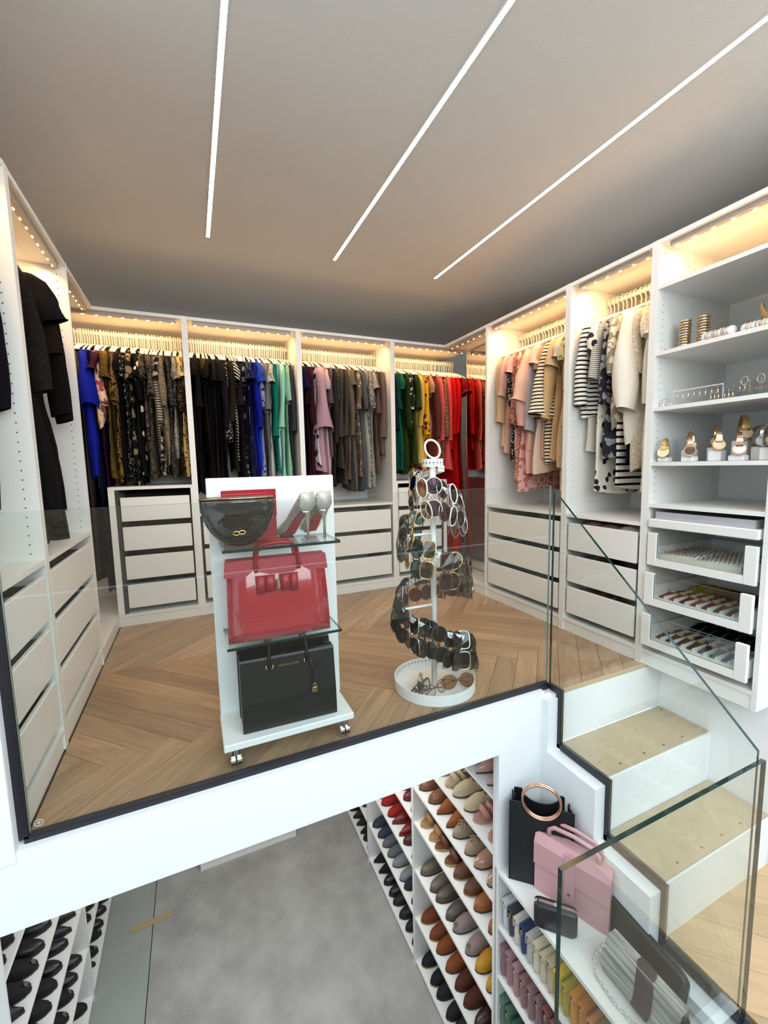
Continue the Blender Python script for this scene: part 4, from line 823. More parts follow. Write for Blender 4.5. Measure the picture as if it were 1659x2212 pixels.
# half moon patent bag + red clutch behind
PAT = leather('black_patent', (.010, .011, .012), .08, coat=1, grain=.01)
t = thing('red_clutch', 'flat red clutch standing behind the glossy black half moon bag', 'bag', (.665, -1.585, .7555), 0)
MB().rbox(-.09, .095, -.014, .014, 0, .185, .004).build('body', REDM, t); MB().rbox(-.091, .096, -.018, -.0145, .09, .187, .0015).build('flap', RED, t)
t = thing('half_moon_bag', 'glossy black patent half moon bag with gold emblem on upper glass shelf', 'bag', (.622, -1.665, .756), -.05)
def halfm(s, y, dz=0): return [(-.118*s, y, .158+dz)]+[(-.118*s*math.cos(a), y, .150*s-.146*s*math.sin(a)+.152*(1-s)+dz) for a in [PI*k/20 for k in range(21)]]+[(.118*s, y, .158+dz)]
MB().loft([halfm(.9, -.040), halfm(1, -.030), halfm(1, .028), halfm(.94, .036)], True, True, 0, True).build('body', PAT, t)
MB().loft([halfm(.84, -.0405), halfm(.82, -.047)], False, True, 0, True).build('front_flap', PAT, t)
MB().rbox(-.119, .119, -.032, .03, .1585, .168, .002).build('top_panel', leather('black_bag_top', (.008, .008, .009), .3), t); MB().tube([(-.116, -.033, .165), (0, -.034, .164), (.116, -.033, .165)], .0022, 6).build('gold_trim', GOLD, t)
for s in (-1, 1): MB().tube([(-.002+s*.009+.010*math.cos(a), -.050, .052+.0065*math.sin(a)+s*.001) for a in [2*PI*k/12 for k in range(12)]], .0018, 5, closed=True).build('emblem', GOLD, t)
# silver glitter pumps
GLT, n_, l_, b_ = newmat('silver_glitter'); tc = n_.new('ShaderNodeTexCoord'); nz = n_.new('ShaderNodeTexNoise'); nz.inputs['Scale'].default_value = 380
cr = n_.new('ShaderNodeValToRGB'); cr.color_ramp.elements[0].color = (.22, .21, .18, 1); cr.color_ramp.elements[1].color = (.75, .73, .66, 1); cr.color_ramp.elements[0].position = .38; cr.color_ramp.elements[1].position = .62
l_.new(tc.outputs['Object'], nz.inputs[0]); l_.new(nz.outputs[0], cr.inputs[0]); l_.new(cr.outputs[0], b_.inputs['Base Color']); b_.inputs['Metallic'].default_value = .35; b_.inputs['Roughness'].default_value = .45
RS = M('red_sole', '#b01420', .3)
def pump(label, loc, rz):
    t = thing('stiletto_shoe', label, 'shoe', loc, rz, 'silver glitter stilettos'); rg = []; so = []; t.scale = (1.15, .85, 1.08)
    # local: heel at origin facing -y (toward viewer), toe toward +y
    path = [(0, .100, .026, .062), (.02, .096, .028, .058), (.05, .085, .026, .046), (.09, .060, .026, .040), (.12, .036, .029, .036), (.15, .014, .034, .040), (.175, .004, .034, .036), (.20, .002, .028, .028), (.225, .002, .015, .018), (.238, .002, .004, .008)]
    for (y, z, w, h) in path:
        rg.append([(-w*.55, y, z), (-w, y, z+h*.3), (-w*.9, y, z+h*.85), (-w*.55 if y > .14 else -w*.82, y, z+h), (w*.55 if y > .14 else w*.82, y, z+h), (w*.9, y, z+h*.85), (w, y, z+h*.3), (w*.55, y, z)])
        so.append([(-w*.62, y, z-.001), (w*.62, y, z-.001), (w*.62, y, z-.004), (-w*.62, y, z-.004)])
    MB().loft(rg, True, True, 0, True).build('upper', GLT, t)
    MB().loft(so[1:], True, True, 0, False).build('sole', RS, t)
    MB().add([(x, y, z) for (x, y, z) in [(-.019, .012, .1595), (.019, .012, .1595), (.020, .05, .1325), (.021, .09, .1015), (.018, .13, .072), (-.018, .13, .072), (-.021, .09, .1015), (-.020, .05, .1325)]], [tuple(range(8))]).build('insole', M('pump_insole', '#a8907c', .6) if 'pump_insole' not in bpy.data.materials else bpy.data.materials['pump_insole'], t)
    MB().loft([[(r*math.cos(a), yy+r*.9*math.sin(a), z) for a in [PI*k/6 for k in range(12)]] for z, r, yy in ((0, .0048, .012), (.05, .0045, .012), (.075, .0075, .014), (.092, .015, .018), (.099, .021, .022))], True, True, 0, True).build('heel', SILVER, t)
    return t
pump('silver glitter stiletto with red sole, left one on upper glass shelf', (.862, -1.675, .7553), .38)
pump('silver glitter stiletto with red sole, right one on upper glass shelf', (.928, -1.655, .7553), .20)
# ================================================================ SUNGLASSES STAND
SX, SY = 1.452, -1.545
ss = thing('sunglasses_stand', 'white metal spiral stand for sunglasses with round tray inside the railing', 'stand', (SX, SY, 0))
MB().loft([[(r*math.cos(a), r*math.sin(a), z) for a in [2*PI*k/48 for k in range(48)]] for r, z in ((.181, .0), (.185, .002), (.185, .05), (.182, .05), (.182, .006))], True, True).build('tray', WMET, ss)
def perf(name, angs, zf, rf, h, parent, hole=True):      # perforated ribbon
    m = MB(); n = len(angs)
    t0 = [(rf(a)*math.cos(a), rf(a)*math.sin(a), zf(a)) for a in angs]
    m.loft([[(x, y, z), (x, y, z+h), (x*1.012, y*1.012, z+h), (x*1.012, y*1.012, z)] for x, y, z in t0], True, True)
    o = m.build(name, WMET, parent)
    if hole:
        hm_ = MB()
        for i in range(0, n-1, 2):
            a = (angs[i]+angs[i+1])/2; da = .0045/rf(a)*1.0
            for s in (1.0125+.004, .996):
                for (u0, u1, w0, w1) in ((-1, 1, .42, .58), (-.35, .35, .18, .30), (-.35, .35, .70, .82)):
                    q = [((rf(a)*s)*math.cos(a+u*da), (rf(a)*s)*math.sin(a+u*da), zf(a)+w*h) for u, w in ((u0, w0), (u1, w0), (u1, w1), (u0, w1))]
                    hm_.add(q, [(0, 1, 2, 3)])
        tag(hm_.build('perforations', M('perforation', (.10, .10, .10), .8) if 'perforation' not in bpy.data.materials else bpy.data.materials['perforation'], o), kind='stuff')
    return o
MB().tube([(0, 0, .006), (0, 0, 1.04)], .0135, 16).build('pole', WMET, ss)
MB().tube([(.040*math.cos(a)*.92+.0, .040*math.sin(a)*.39, 1.085+.040*math.sin(a)*0+.040*math.sin(a)) for a in [2*PI*k/32 for k in range(32)]], .0045, 8, closed=True).build('top_ring', WMET, ss)
KF = [(270, .988, .043), (360, .984, .055), (450, .962, .072), (540, .935, .092), (630, .895, .102), (720, .815, .122), (810, .765, .13), (900, .70, .138), (990, .61, .145), (1080, .50, .155), (1170, .452, .16), (1260, .375, .163), (1350, .285, .165), (1440, .175, .168), (1485, .125, .168)]
def kf(a, k):
    d = math.degrees(a)
    for i in range(len(KF)-1):
        if d <= KF[i+1][0]+1e-6:
            f = (d-KF[i][0])/(KF[i+1][0]-KF[i][0]); return KF[i][k]*(1-f)+KF[i+1][k]*f
    return KF[-1][k]
spz = lambda a: kf(a, 1)
spr = lambda a: kf(a, 2)
angs = [math.radians(270+i*4.5) for i in range(int(1215/4.5)+1)]
perf('spiral_ribbon', angs, spz, spr, .026, ss)
ca = [2*PI*k/36 for k in range(37)]
perf('crown_band', ca, lambda a: 1.008, lambda a: .046, .034, ss)
perf('tray_band', [PI*.10+PI*1.0*k/60 for k in range(61)], lambda a: .026, lambda a: .1795, .02, ss)
for d in (900, 1260): 
    a = math.radians(d); MB().tube([(0, 0, spz(a)+.012), (spr(a)*math.cos(a), spr(a)*math.sin(a), spz(a)+.012)], .006, 8).build('arm', WMET, ss)
def lens_outline(kind, s=1):
    P = []
    for k in range(20):
        a = 2*PI*k/20; ca_, sa = math.cos(a), math.sin(a)
        if kind == 'round': x, z = .028*ca_, .027*sa
        elif kind == 'aviator': x, z = .031*ca_*(1-.12*(sa < 0)*abs(sa))-.004*max(0, -sa)*-1, .027*sa
        elif kind == 'square': x, z = .031*math.copysign(abs(ca_)**.55, ca_), .023*math.copysign(abs(sa)**.55, sa)
        else: x, z = .032*ca_, .024*sa+.006*max(0, ca_)*max(0, sa)
        P.append((x, z))
    return P
def sung_proto(kind, fr):
    t = bpy.data.objects.new('sunglasses', None); C.objects.link(t); t.empty_display_size = .02
    f = MB()
    for s in (-1, 1):
        P = [(s*(.036+x), -.006*((x+.03)/.06)**2*-1, z) for x, z in lens_outline(kind)]
        f.tube(P, fr, 6, closed=True)
    f.tube([(-.010, 0, .008), (0, -.003, .012), (.010, 0, .008)], fr, 6)
    fo_ = f.build('frame', WALL, t)
    for s in (-1, 1):
        P = [(s*(.036+x), .006*((x+.03)/.06)**2, z) for x, z in lens_outline(kind)]
        MB().add(P, [tuple(range(20))]).build('lens', WALL, t)
        MB().tube([(s*.066, .004, .014), (s*.067, .014, .013), (s*.03, .020, .006), (-s*.035, .022, -.006), (-s*.055, .020, -.016)], [fr*1.1, fr*1.1, fr, fr*1.2, fr*1.4], 6, flat=.6).build('temple', WALL, t)
    return t
SP = [sung_proto('round', .0016), sung_proto('aviator', .0012), sung_proto('square', .0026), sung_proto('cat', .0024)]
spu = set()
def tint(name, c): return glassmat(name, c, 1.0) if name not in bpy.data.materials else bpy.data.materials[name]
FM = {'white': M('frame_white', (.85, .84, .80), .3), 'gold': GOLD, 'silver': SILVER, 'black': M('frame_black', (.01, .01, .012), .15), 'brown': M('frame_tortoise', (.10, .035, .015), .15, var=.6, bscale=60), 'green': M('frame_green', (.03, .08, .06), .2), 'pink': M('frame_pink', (.45, .2, .3), .3)}
LM = {'purple': tint('lens_purple', (.16, .08, .12)), 'amber': tint('lens_amber', (.50, .30, .16)), 'brown': tint('lens_brown', (.22, .07, .04)), 'black': tint('lens_black', (.006, .006, .008)), 'green': tint('lens_green', (.10, .20, .16)), 'olive': tint('lens_olive', (.16, .13, .07)), 'rose': tint('lens_rose', (.45, .2, .25)), 'clear': tint('lens_clear', (.8, .8, .78))}
def sunglass(pi, frame, lens, loc, mat4, label, group):
    p = SP[pi]
    if pi not in spu: o = p; spu.add(pi)
    else: o = inst(p, loc)
    o.matrix_world = mat4
    tag(o, label, 'sunglasses', group)
    for c in o.children: setmat(c, LM[lens] if c.name.startswith('lens') else FM[frame])
names = ['round', 'aviator', 'square', 'cat eye']; sizes = ['', 'large ', 'oversized ', '']
seq = []
for i in range(5): seq.append((('gold', 'clear'), ('white', 'purple'), ('white', 'amber'), ('silver', 'black'), ('gold', 'amber'))[i])
for i in range(7): seq.append((('white', 'amber'), ('white', 'purple'), ('white', 'purple'), ('white', 'purple'), ('white', 'purple'), ('silver', 'rose'), ('pink', 'rose'))[i])
for i in range(7): seq.append((('black', 'green'), ('gold', 'green'), ('black', 'olive'), ('green', 'green'), ('silver', 'olive'), ('brown', 'brown'), ('gold', 'brown'))[i])
for i in range(13): seq.append((('brown', 'brown'), ('gold', 'brown'), ('brown', 'amber'))[i % 3])
for i in range(30): seq.append((('black', 'black'), ('black', 'purple'), ('silver', 'black'), ('black', 'green'))[i % 4])
seq = []
for (d0, d1, cs) in ((430, 560, (('gold', 'clear'), ('silver', 'black'), ('gold', 'amber'), ('silver', 'black'))), (568, 745, (('white', 'amber'), ('white', 'purple'), ('gold', 'purple'), ('white', 'purple'), ('silver', 'purple'), ('white', 'purple'), ('pink', 'rose'), ('silver', 'rose'))), (800, 960, (('black', 'green'), ('gold', 'green'), ('black', 'olive'), ('green', 'green'), ('silver', 'olive'), ('brown', 'green'), ('gold', 'brown'), ('black', 'green'), ('gold', 'olive'))), (972, 1175, (('brown', 'brown'), ('gold', 'brown'), ('brown', 'amber'), ('brown', 'purple'), ('brown', 'brown'))*3), (1188, 1480, (('black', 'black'), ('black', 'purple'), ('silver', 'black'), ('black', 'green'), ('black', 'black'), ('brown', 'black'))*4)):
    for i, (fr, le) in enumerate(cs): seq.append((fr, le, math.radians(d0+(d1-d0)*(i+.5)/len(cs))))
nS = len(seq); cnt = {}
coil = lambda d: 'top coil' if d < 630 else 'second coil' if d < 830 else 'middle coil' if d < 1010 else 'wide lower coil' if d < 1220 else 'bottom coil'
for i, (fr, le, a) in enumerate(seq):
    r = spr(a)*1.012+.012+.004*(i % 2); z = spz(a)-.020-.028*R.random()
    rad = Vector((math.cos(a), math.sin(a), 0)); tw = R.uniform(-.8, .8)
    # local x (width) -> vertical, local -y (front) -> outward radial
    yv = -rad; xv = Vector((0, 0, 1)); xv = (xv+rad*(-.10+R.uniform(-.12, .10))+Vector((-rad.y, rad.x, 0))*R.uniform(-.22, .22)).normalized(); yv = (yv-xv*yv.dot(xv)).normalized(); zv = xv.cross(yv)
    rot = Matrix((xv, yv, zv)).transposed().to_4x4() @ Matrix.Rotation(tw*.6, 4, 'X')
    k = (i*7+i//3) % 4; k = (1, 3, 0)[i % 3] if i < 12 else k; SCL = (1.3 if 4 <= i < 12 else 1.18)
    pos = Vector((SX, SY, 0))+rad*r+Vector((0, 0, z))
    key = (fr, le, k, coil(math.degrees(a))); cnt[key] = cnt.get(key, 0)+1
    lab = f'{sizes[k]}{names[k]} sunglasses, {fr} frame and {le} lenses, on the {coil(math.degrees(a))}'
    sunglass(k, fr, le, pos, Matrix.Translation(pos) @ rot @ Matrix.Scale(SCL, 4), lab, 'sunglasses hung on the spiral stand')
for j, (x, y, rz, k, fr, le, lab) in enumerate(((-.09, -.05, .5, 2, 'black', 'clear', 'square dark framed glasses lying at the left of the tray'), (-.04, -.085, .3, 0, 'black', 'clear', 'round dark framed glasses lying at the front of the tray'), (.08, -.075, -.2, 1, 'brown', 'amber', 'large brown sunglasses lying at the right of the tray'), (-.075, -.01, .9, 3, 'silver', 'black', 'silver cat eye sunglasses lying at the back left of the tray'))):
    sunglass(k, fr, le, (0, 0, 0), Matrix.Translation((SX+x, SY+y, .035 if k != 1 else .037)) @ Matrix.Rotation(rz, 4, 'Z') @ Matrix.Rotation(-.35, 4, 'X') @ Matrix.Scale(1.15 if k == 1 else 1, 4), lab, 'glasses lying in the stand tray')
# ================================================================ JEWELLERY BAY
JY = -R1-1.2506     # local x = -(y-JY), local y = x-W
def jl(u, v, z): return (W+v, JY-u, z)
# glass front drawers
for z0, nm in ((.512, 'rings'), (.318, 'tan straps'), (.115, 'dark straps')):
    off = (.028, -.01-(.02 if z0 < .2 else .01 if z0 < .4 else 0), z0)
    w = .444; h = .158
    f = MB(); f.rbox(0, .044, 0, .018, 0, h, .002).rbox(w-.044, w, 0, .018, 0, h, .002); f.box(.044, w-.044, .0005, .0175, .001, .036)
    t = f.build('glass_drawer', WHITE, rj); t.location = off; MB().prism([(.044, .036), (w-.044, .036), (w-.044, h-.006), (.044, h-.006)], 1, .007, .011, 0, 1).build('front_glass', [GLASS, GEDGE2], t)
    MB().box(.006, w-.006, .019, .50, .012, .024).build('drawer_bottom', WHITE, t)
    MB().box(.006, .016, .019, .50, .0245, .085).box(w-.016, w-.006, .019, .50, .0245, .085).box(.0165, w-.0165, .49, .50, .0245, .085).build('drawer_side', WHITE, t)
# pull-out tray with grey box
t = MB().rbox(0, .444, 0, .50, 0, .040, .003).build('pull_out_tray', WHITE, rj); t.location = (.028, -.012, .697)
gb = thing('jewellery_box', 'shallow grey box of necklaces on the pull-out tray', 'box', jl(.048, .012, .7375), RR)
MB().box(0, .40, 0, .004, 0, .034).box(0, .004, .0042, .30, 0, .034).box(.396, .40, .0042, .30, 0, .034).box(.0042, .3958, .296, .30, 0, .034).box(.0042, .3958, .0042, .2958, 0, .004).build('box', M('grey_felt', (.40, .39, .42), .9), gb)
MB().box(.005, .395, .005, .295, .0042, .020).build('lining', M('white_satin', (.7, .68, .66), .5), gb)
for i in range(6):
    nk = MB(); cx_ = .05+.06*i
    nk.tube([(cx_+.022*math.cos(a), .05+.03*math.sin(a), .024+.002*math.sin(3*a)) for a in [2*PI*k/14 for k in range(14)]], .0035, 5, closed=True); nk.rbox(cx_-.008, cx_+.008, .012, .028, .021, .029, .002)
    o = nk.build('necklace', RGOLD if i % 2 else GOLD); o.location = jl(.048, .012, .7375); o.rotation_euler = (0, 0, RR)
    tag(o, f"{['gold', 'rose gold'][i % 2]} chain necklace, {ORD[i]} from left in the shallow grey jewellery box", 'necklace', 'necklaces in the grey box')
# ring trays in the upper glass drawer
for j, (u, wd, rz) in enumerate(((.055, .17, 0), (.225, .17, .10))):
    t = thing('ring_tray', ('left' if j == 0 else 'right')+' cream ring tray inside the upper glass fronted drawer', 'tray', jl(u, .03+.0*j, .5365), RR+rz)
    MB().box(0, wd, 0, .34, 0, .006).box(0, wd, 0, .005, .0061, .030).box(0, .005, .0052, .34, .0061, .030).box(wd-.005, wd, .0052, .34, .0061, .030).build('tray', M('cream_board', (.72, .69, .62), .6) if 'cream_board' not in bpy.data.materials else bpy.data.materials['cream_board'], t)
    for k in range(6):
        y = .03+.05*k; MB().tube([(.007, y, .022), (wd-.007, y, .022)], .013, 8).build('ring_roll', WALL, t)
        rm = MB()
        for q in range(9): rm.tube([(.018+.0165*q, y+.0145*math.cos(a), .022+.0145*math.sin(a)) for a in [2*PI*s/8 for s in range(8)]], .0018, 4, closed=True); rm.rbox(.014+.0165*q, .022+.0165*q, y-.004, y+.004, .036, .042, .0015)
        tag(rm.build('rings', (RGOLD, GOLD, SILVER)[k % 3], t), kind='stuff')
# watches with straps in the lower drawers
SCOL = {'tan': ['#7a2e22', '#9c4a1c', '#6e2424', '#8c4a36', '#7a3a30', '#6a4a2c', '#5a4a44', '#4c4644'], 'dark': ['#3a2824', '#2e1a12', '#341a14', '#2c1614', '#30201c', '#5c5c62', '#2a2a34', '#6c7478']}
STY = {}
for nm, z0, dv in (('tan', .343, .0), ('dark', .1405, -.01)):
    t = thing('watch_case', 'shallow white watch tray with clear lid in the '+('middle' if nm == 'tan' else 'lowest')+' glass drawer', 'tray', jl(.052, .018+dv, z0), RR)
    MB().box(0, .39, 0, .22, 0, .010).build('tray', WHITE, t)
    for k in range(9): MB().box(.002+.0475*k, .006+.0475*k, .002, .218, .0102, .024).build('divider', WHITE, t)
    for k in range(8):
        c_ = SCOL[nm][k]; key = 'strap_'+c_[1:]; mt = bpy.data.materials.get(key) or leather(key, c_, .5)
        wt = thing('strap_watch', f'watch with {["maroon","tan","burgundy","rosewood","chestnut","khaki","grey brown","slate"][k] if nm == "tan" else ["dark taupe","espresso","dark brown","oxblood brown","mocha","grey","navy grey","blue grey"][k]} strap lying in the {"middle" if nm == "tan" else "lowest"} glass drawer', 'watch', jl(.052+.0475*(k+.5)+.004, .018+dv+.11, z0+.012), RR, f'{nm} strap watches in the glass drawers')
        rg = [[(-w_, y, z), (w_, y, z), (w_, y, z+.004), (-w_, y, z+.004)] for y, w_, z in ((-.10, .007, 0), (-.085, .010, .0), (-.03, .011, .006), (-.01, .011, .012))]
        MB().loft(rg, True, True).build('strap', mt, wt)
        MB().loft([[(-w_, y, z), (w_, y, z), (w_, y, z+.004), (-w_, y, z+.004)] for y, w_, z in ((.10, .009, 0), (.03, .011, .006), (.012, .011, .012))], True, True).build('strap', mt, wt)
        MB().cyl((0, 0), .0175, .012, .020, 18).build('watch_case_ring', GOLD if k < 6 else SILVER, wt); MB().cyl((0, 0), .0145, .0202, .0208, 18).build('dial', M('dial_cream', (.6, .55, .45), .3) if 'dial_cream' not in bpy.data.materials else bpy.data.materials['dial_cream'], wt)
# folded ties / scarves further back
for k in range(7):
    o = MB().loft([[(-.022, y, z), (.022, y, z), (.018, y, z+.012), (-.018, y, z+.012)] for y, z in ((-.09, 0), (0, .014), (.09, 0))], True, True).build('folded_scarf', cloth(['#b8a020', '#c08a10', '#a05a10', '#8a3a14', '#9a6090', '#7a3a30', '#5a1a10'][k])); o.location = jl(.08+.052*k, .37, .3435); o.rotation_euler = (0, 0, RR)
    tag(o, ['yellow', 'amber', 'orange', 'rust', 'lilac', 'brown', 'dark red'][k]+' folded cloth at the back of the middle glass drawer', 'cloth', 'folded cloths in the middle glass drawer')
    o = MB().loft([[(-.017, y, z), (.017, y, z), (.015, y, z+.008), (-.015, y, z+.008)] for y, z in ((-.09, 0), (0, .016), (.09, 0))], True, True).build('watch_strap', cloth('#0c0c10')); o.location = jl(.085+.05*k, .37, .1405); o.rotation_euler = (0, 0, RR)
    tag(o, f'black watch strap, {ORD[k]} from left in the back row of lowest glass drawer', 'strap', 'black straps at the back of the lowest drawer')
# watches standing on blocks, shelf z 1.007
BLKW = M('white_block', (.80, .80, .80), .5)
def bracelet_watch(u, v, z, mat, dial, lab, rz=0, s=1.0):
    t = thing('bracelet_watch', lab, 'watch', jl(u, v, z), RR+rz, 'metal watches on display blocks')
    N = 22; rg = []
    for i in range(N+1):
        a = 2*PI*i/N-PI/2; w_ = .008+.0035*math.cos(a+PI/2+.5)
        cy_, cz_ = .030*math.cos(a), .040+.038*math.sin(a)
        rg.append([(-w_, cy_*1.0, cz_), (w_, cy_, cz_), (w_, cy_*.9, .040+(cz_-.040)*.9), (-w_, cy_*.9, .040+(cz_-.040)*.9)])
    MB().loft(rg).build('bracelet', mat, t)
    MB().cyl((0, 0), .020, 0, .007, 20).xf(Matrix.Translation((0, -.024, .018)) @ Matrix.Rotation(PI*.36, 4, 'X')).build('case', mat, t)
    MB().cyl((0, 0), .0165, .0072, .0078, 20).xf(Matrix.Translation((0, -.024, .018)) @ Matrix.Rotation(PI*.36, 4, 'X')).build('dial', dial, t)
    if s != 1: t.scale = (s, s, s)
    return t
def block(u, v, z, w, d, h, lab):
    o = MB().rbox(-w/2, w/2, -d/2, d/2, 0, h, .003).build('display_block', BLKW); o.location = jl(u, v, z); o.rotation_euler = (0, 0, RR); return tag(o, lab, 'block', 'white display blocks on the watch shelf')
DC = M('dial_white', (.8, .78, .74), .25); DG = M('dial_gold', (.75, .6, .4), .3); DK = M('dial_dark', (.08, .05, .03), .3)
zc = 1.0075
for (u, v, w, h, lab, mt, dl, wl, s) in (
    (.055, .05, .044, .020, 'low white block at left end of the watch shelf', GOLD, DG, 'gold watch at the left end of the watch shelf', 1.15),
    (.125, .115, .05, .052, 'tall white block second from the left, set back', GOLD, DC, 'gold watch with white dial, set back, second from the left', 1.1),
    (.165, .05, .05, .022, 'low white block second from left at the shelf front', RGOLD, DK, 'rose gold watch with brown dial at the front of the shelf', 1.2),
    (.215, .15, .05, .060, 'tall white block behind the middle of the watch shelf', GOLD, DG, 'gold watch on the tall middle block at the back', 1.2),
    (.262, .075, .05, .045, 'white cube block in the middle of the watch shelf', GOLD, DG, 'thick gold chain watch in the middle of the shelf', 1.15),
    (.305, .17, .06, .085, 'tallest white block behind right on the watch shelf', GOLD, DG, 'big amber gold watch on the tallest block', 1.4),
    (.355, .05, .055, .022, 'low white block right of the middle at shelf front', RGOLD, DC, 'rose gold watch with large white dial right of the middle', 1.2),
    (.395, .13, .055, .055, 'white block behind the large white dial watch', SILVER, DC, 'silver watch behind the large white dial watch', 1.15),
    (.445, .07, .04, .050, 'white block at right end of the watch shelf', SILVER, DC, 'silver watch at the right end of the watch shelf', 1.2)):
    block(u, v, zc, w, .045, h, lab); bracelet_watch(u, v, zc+h+.0005, mt, dl, wl, R.uniform(.3, .8), s)
o = bracelet_watch(.40, .22, zc, DK, DK, 'dark bronze watch at the back right of the shelf', -.3, 1.9)
bracelet_watch(.335, .24, zc, GOLD, DG, 'gold watch at the very back of the watch shelf', -.4, 1.9)
# bangle towers, bracelet rolls, necklace bust; shelf z 1.515
zb = 1.5155
for u, v, lab in ((.085, .10, 'gold bangle tower nearest the left panel of the jewellery bay'), (.155, .115, 'second gold bangle tower beside the white bracelet roll')):
    t = thing('bangle_tower', lab, 'bangles', jl(u, v, zb), RR+.1, None)
    MB().cyl((0, 0), .020, 0, .004, 16).build('base', WHITE, t); MB().cyl((0, 0), .014, .0041, .135, 12).build('post', WHITE, t)
    for k in range(11):
        z = .010+.0118*k; r = .0195+.002*R.random()
        MB().tube([(r*math.cos(a)+R.uniform(-.001, .001), r*math.sin(a), z) for a in [2*PI*j/14 for j in range(14)]], .0045, 6, closed=True).build('bangle', (GOLD, SILVER, GOLD, RGOLD)[k % 4], t)
for (u0, u1, v, zz, r, lab) in ((.175, .30, .075, .028, .021, 'white bracelet roll on the upper jewellery shelf, left one'), (.325, .475, .07, .022, .019, 'white bracelet roll with grey bands on the upper jewellery shelf, right')):
    t = thing('bracelet_roll', lab, 'bracelet holder', jl(u0, v, zb), RR)
    MB().loft([[(x, rr2*r*math.cos(a), zz+rr2*r*math.sin(a)) for a in [2*PI*j/16 for j in range(16)]] for x, rr2 in ((0, .4), (.006, .85), (.016, 1), (u1-u0-.01, 1), (u1-u0, .8))], True, True, 0, True).build('roll', WALL, t)
    MB().box(.03, .04, -.012, .012, 0, zz-r+.002).box(u1-u0-.04, u1-u0-.03, -.012, .012, 0, zz-r+.002).build('foot', WHITE, t)
    for k in range(8):
        x = .028+(u1-u0-.045)*k/7; MB().tube([(x+.0015*math.cos(3*a), (r+.0015)*math.cos(a), zz+(r+.0015)*math.sin(a)) for a in [2*PI*j/16 for j in range(16)]], .0014 if k % 3 else .004, 5, closed=True).build('bracelet', (RGOLD, GOLD, M('grey_beads', (.2, .18, .2), .3) if 'grey_beads' not in bpy.data.materials else bpy.data.materials['grey_beads'])[k % 3], t)
t = thing('necklace_bust', 'white necklace bust with broad gold collar on the upper jewellery shelf', 'bust', jl(.40, .20, zb), RR-.2)
MB().loft([[(w_*math.cos(a), d_*math.sin(a)+yy, z) for a in [2*PI*j/20 for j in range(20)]] for z, w_, d_, yy in ((0, .075, .04, 0), (.05, .078, .038, 0), (.09, .07, .034, .005), (.115, .04, .028, .012), (.14, .03, .026, .014), (.165, .030, .026, .014))], True, True, 0, True).build('bust', WALL, t)
co = MB()
for k in range(24):
    a = PI*1.12+PI*.76*k/23*1.0; a = -PI*.95+PI*.9*k/23
    x = .066*math.cos(a); z = .135+.065*math.sin(a); co.rbox(x-.0045, x+.0045, -.046+.02*abs(math.cos(a)), -.034+.02*abs(math.cos(a)), z-.014, z+.014, .002)
tag(co.build('collar', GOLD, t), kind='stuff')
o = MB().tube([(.018*math.cos(a), .014*math.sin(a), .004+.002*math.sin(5*a)) for a in [2*PI*j/20 for j in range(20)]], .004, 6, closed=True).build('bracelet', M('coral_beads', '#8a3a34', .3)); o.location = jl(.05, .045, zb); tag(o, 'red beaded bracelet lying at left front of the upper jewellery shelf', 'bracelet')
# earring stands, shelf z 1.262
ze = 1.2625; AC = glassmat('acrylic', (.93, .95, .95))
t = thing('earring_stand', 'white wire earring frame with drop earrings on the middle jewellery shelf', 'earring stand', jl(.065, .075, ze), RR)
MB().tube([(0, 0, 0), (0, 0, .070), (.205, 0, .070), (.205, 0, 0)], .0022, 6).build('frame', WMET, t)
def ear(x, z, parent_t, mat, k):
    e = MB(); e.tube([(x, -.004, z+.004), (x, -.004, z-.010), (x, -.004, z-.018)], .0008, 4); e.rbox(x-.0025, x+.0025, -.006, -.002, z-.030, z-.018, .001); e.tube([(x+.004*math.cos(a), -.004, z-.034+.005*math.sin(a)) for a in [2*PI*j/8 for j in range(8)]], .0011, 4, closed=True)
    return e.build('earring', mat, parent_t)
for k in range(8): ear(.018+.024*k, .070, t, (RGOLD, GOLD, SILVER)[k % 3], k)
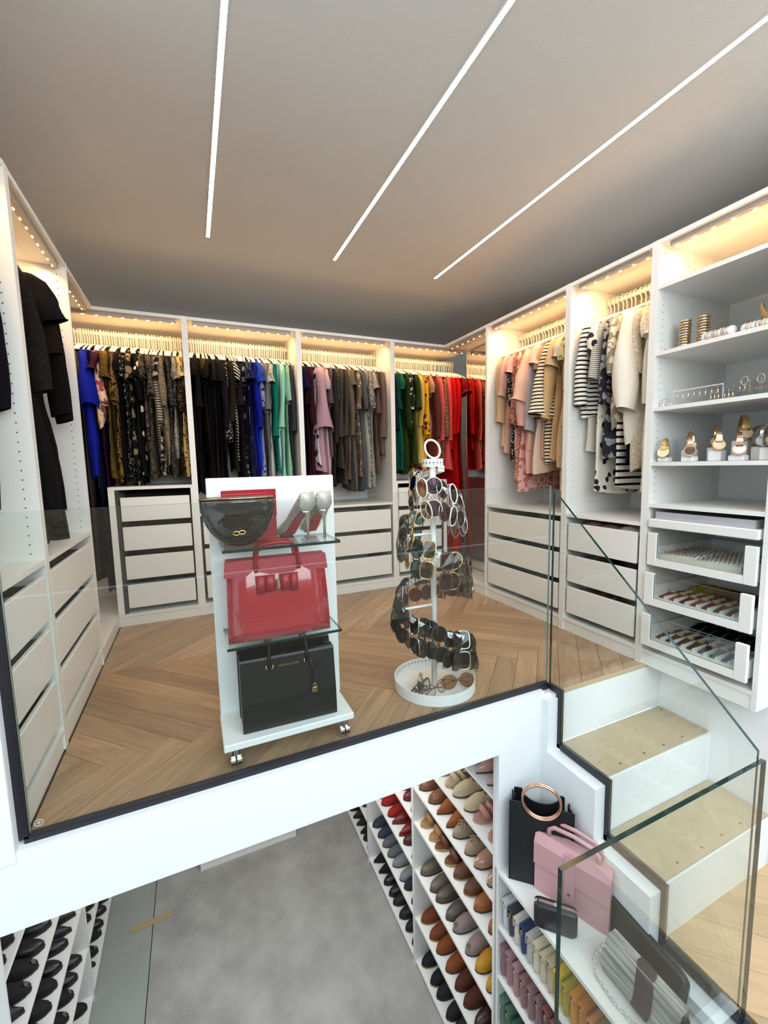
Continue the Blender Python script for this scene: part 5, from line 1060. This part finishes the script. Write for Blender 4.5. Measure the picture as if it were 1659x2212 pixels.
for (u, w_, lab) in ((.215, .05, 'clear acrylic earring box, leftmost'), (.268, .05, 'clear acrylic earring box beside the leftmost'), (.322, .055, 'clear acrylic earring box with large hoops'), (.380, .05, 'clear acrylic earring box with pearl drops'), (.433, .045, 'clear acrylic earring box at the right end')):
    t = thing('earring_box', lab+', middle jewellery shelf', 'earring box', jl(u, .075, ze), RR, 'acrylic earring boxes')
    MB().box(0, w_, 0, .04, 0, .045+.02*(u > .3)).build('box', AC, t)
    hz = .045+.02*(u > .3)
    for k in range(3): ear(.01+(w_-.02)*k/2, hz, t, (SILVER, GOLD, RGOLD)[(k+int(u*100)) % 3], k)
    if u > .31: MB().tube([(w_/2+.012*math.cos(a), -.006, hz+.002+.017*math.sin(a)) for a in [2*PI*j/16 for j in range(16)]], .0018, 5, closed=True).build('hoop', SILVER, t)
t = thing('earring_tree', 'tiny silver earring tree at left end of the middle jewellery shelf', 'earring stand', jl(.045, .05, ze), RR)
MB().cyl((0, 0), .012, 0, .002, 12).build('base', SILVER, t); MB().tube([(0, 0, .002), (0, 0, .040)], .001, 5).build('stem', SILVER, t); MB().tube([(-.022, 0, .034), (0, 0, .040), (.03, 0, .038)], .001, 5).build('branch', SILVER, t)
for x in (-.02, -.008, .012, .025): ear(x, .036, t, SILVER, 0)
# folded clothes peeping out of the first drawer, second bay
for k, (u, v, c, lab) in enumerate(((.12, .10, '#9a7a78', 'mauve folded garment peeping over the first drawer of second right bay'), (.25, .09, '#8c6a68', 'rosy brown folded garment in the first drawer of second right bay'), (.37, .10, '#d8d0c4', 'white folded garment peeping over the first drawer of second right bay'))):
    m = MB(); N = 16
    rg = [[(.065*q*math.cos(a)*(1+.1*math.sin(3*a+k)), .07*q*math.sin(a), zz+.006*math.sin(2*a+k)) for a in [2*PI*j/N for j in range(N)]] for zz, q in ((0, .9), (.012, 1.05), (.024, 1.0), (.034, .7), (.037, .3))]
    o = m.loft(rg, True, True, 0, True).build('folded_garment', cloth(c)); o.location = (W+v+.02, -R1-.7503-u, .630); tag(o, lab, 'clothing', 'folded garments in the drawers')
# dark green cabinet at right edge
o = thing('green_cabinet', 'dark green cabinet at the right edge on the lower oak floor', 'cabinet', (2.80, -2.62, -.705))
MB().rbox(0, .5, 0, .2, 0, .62, .004).build('body', M('dark_green_lacquer', (.004, .022, .017), .35), o); MB().rbox(.01, .49, -.006, -.0002, .02, .60, .002).build('door', bpy.data.materials['dark_green_lacquer'], o)
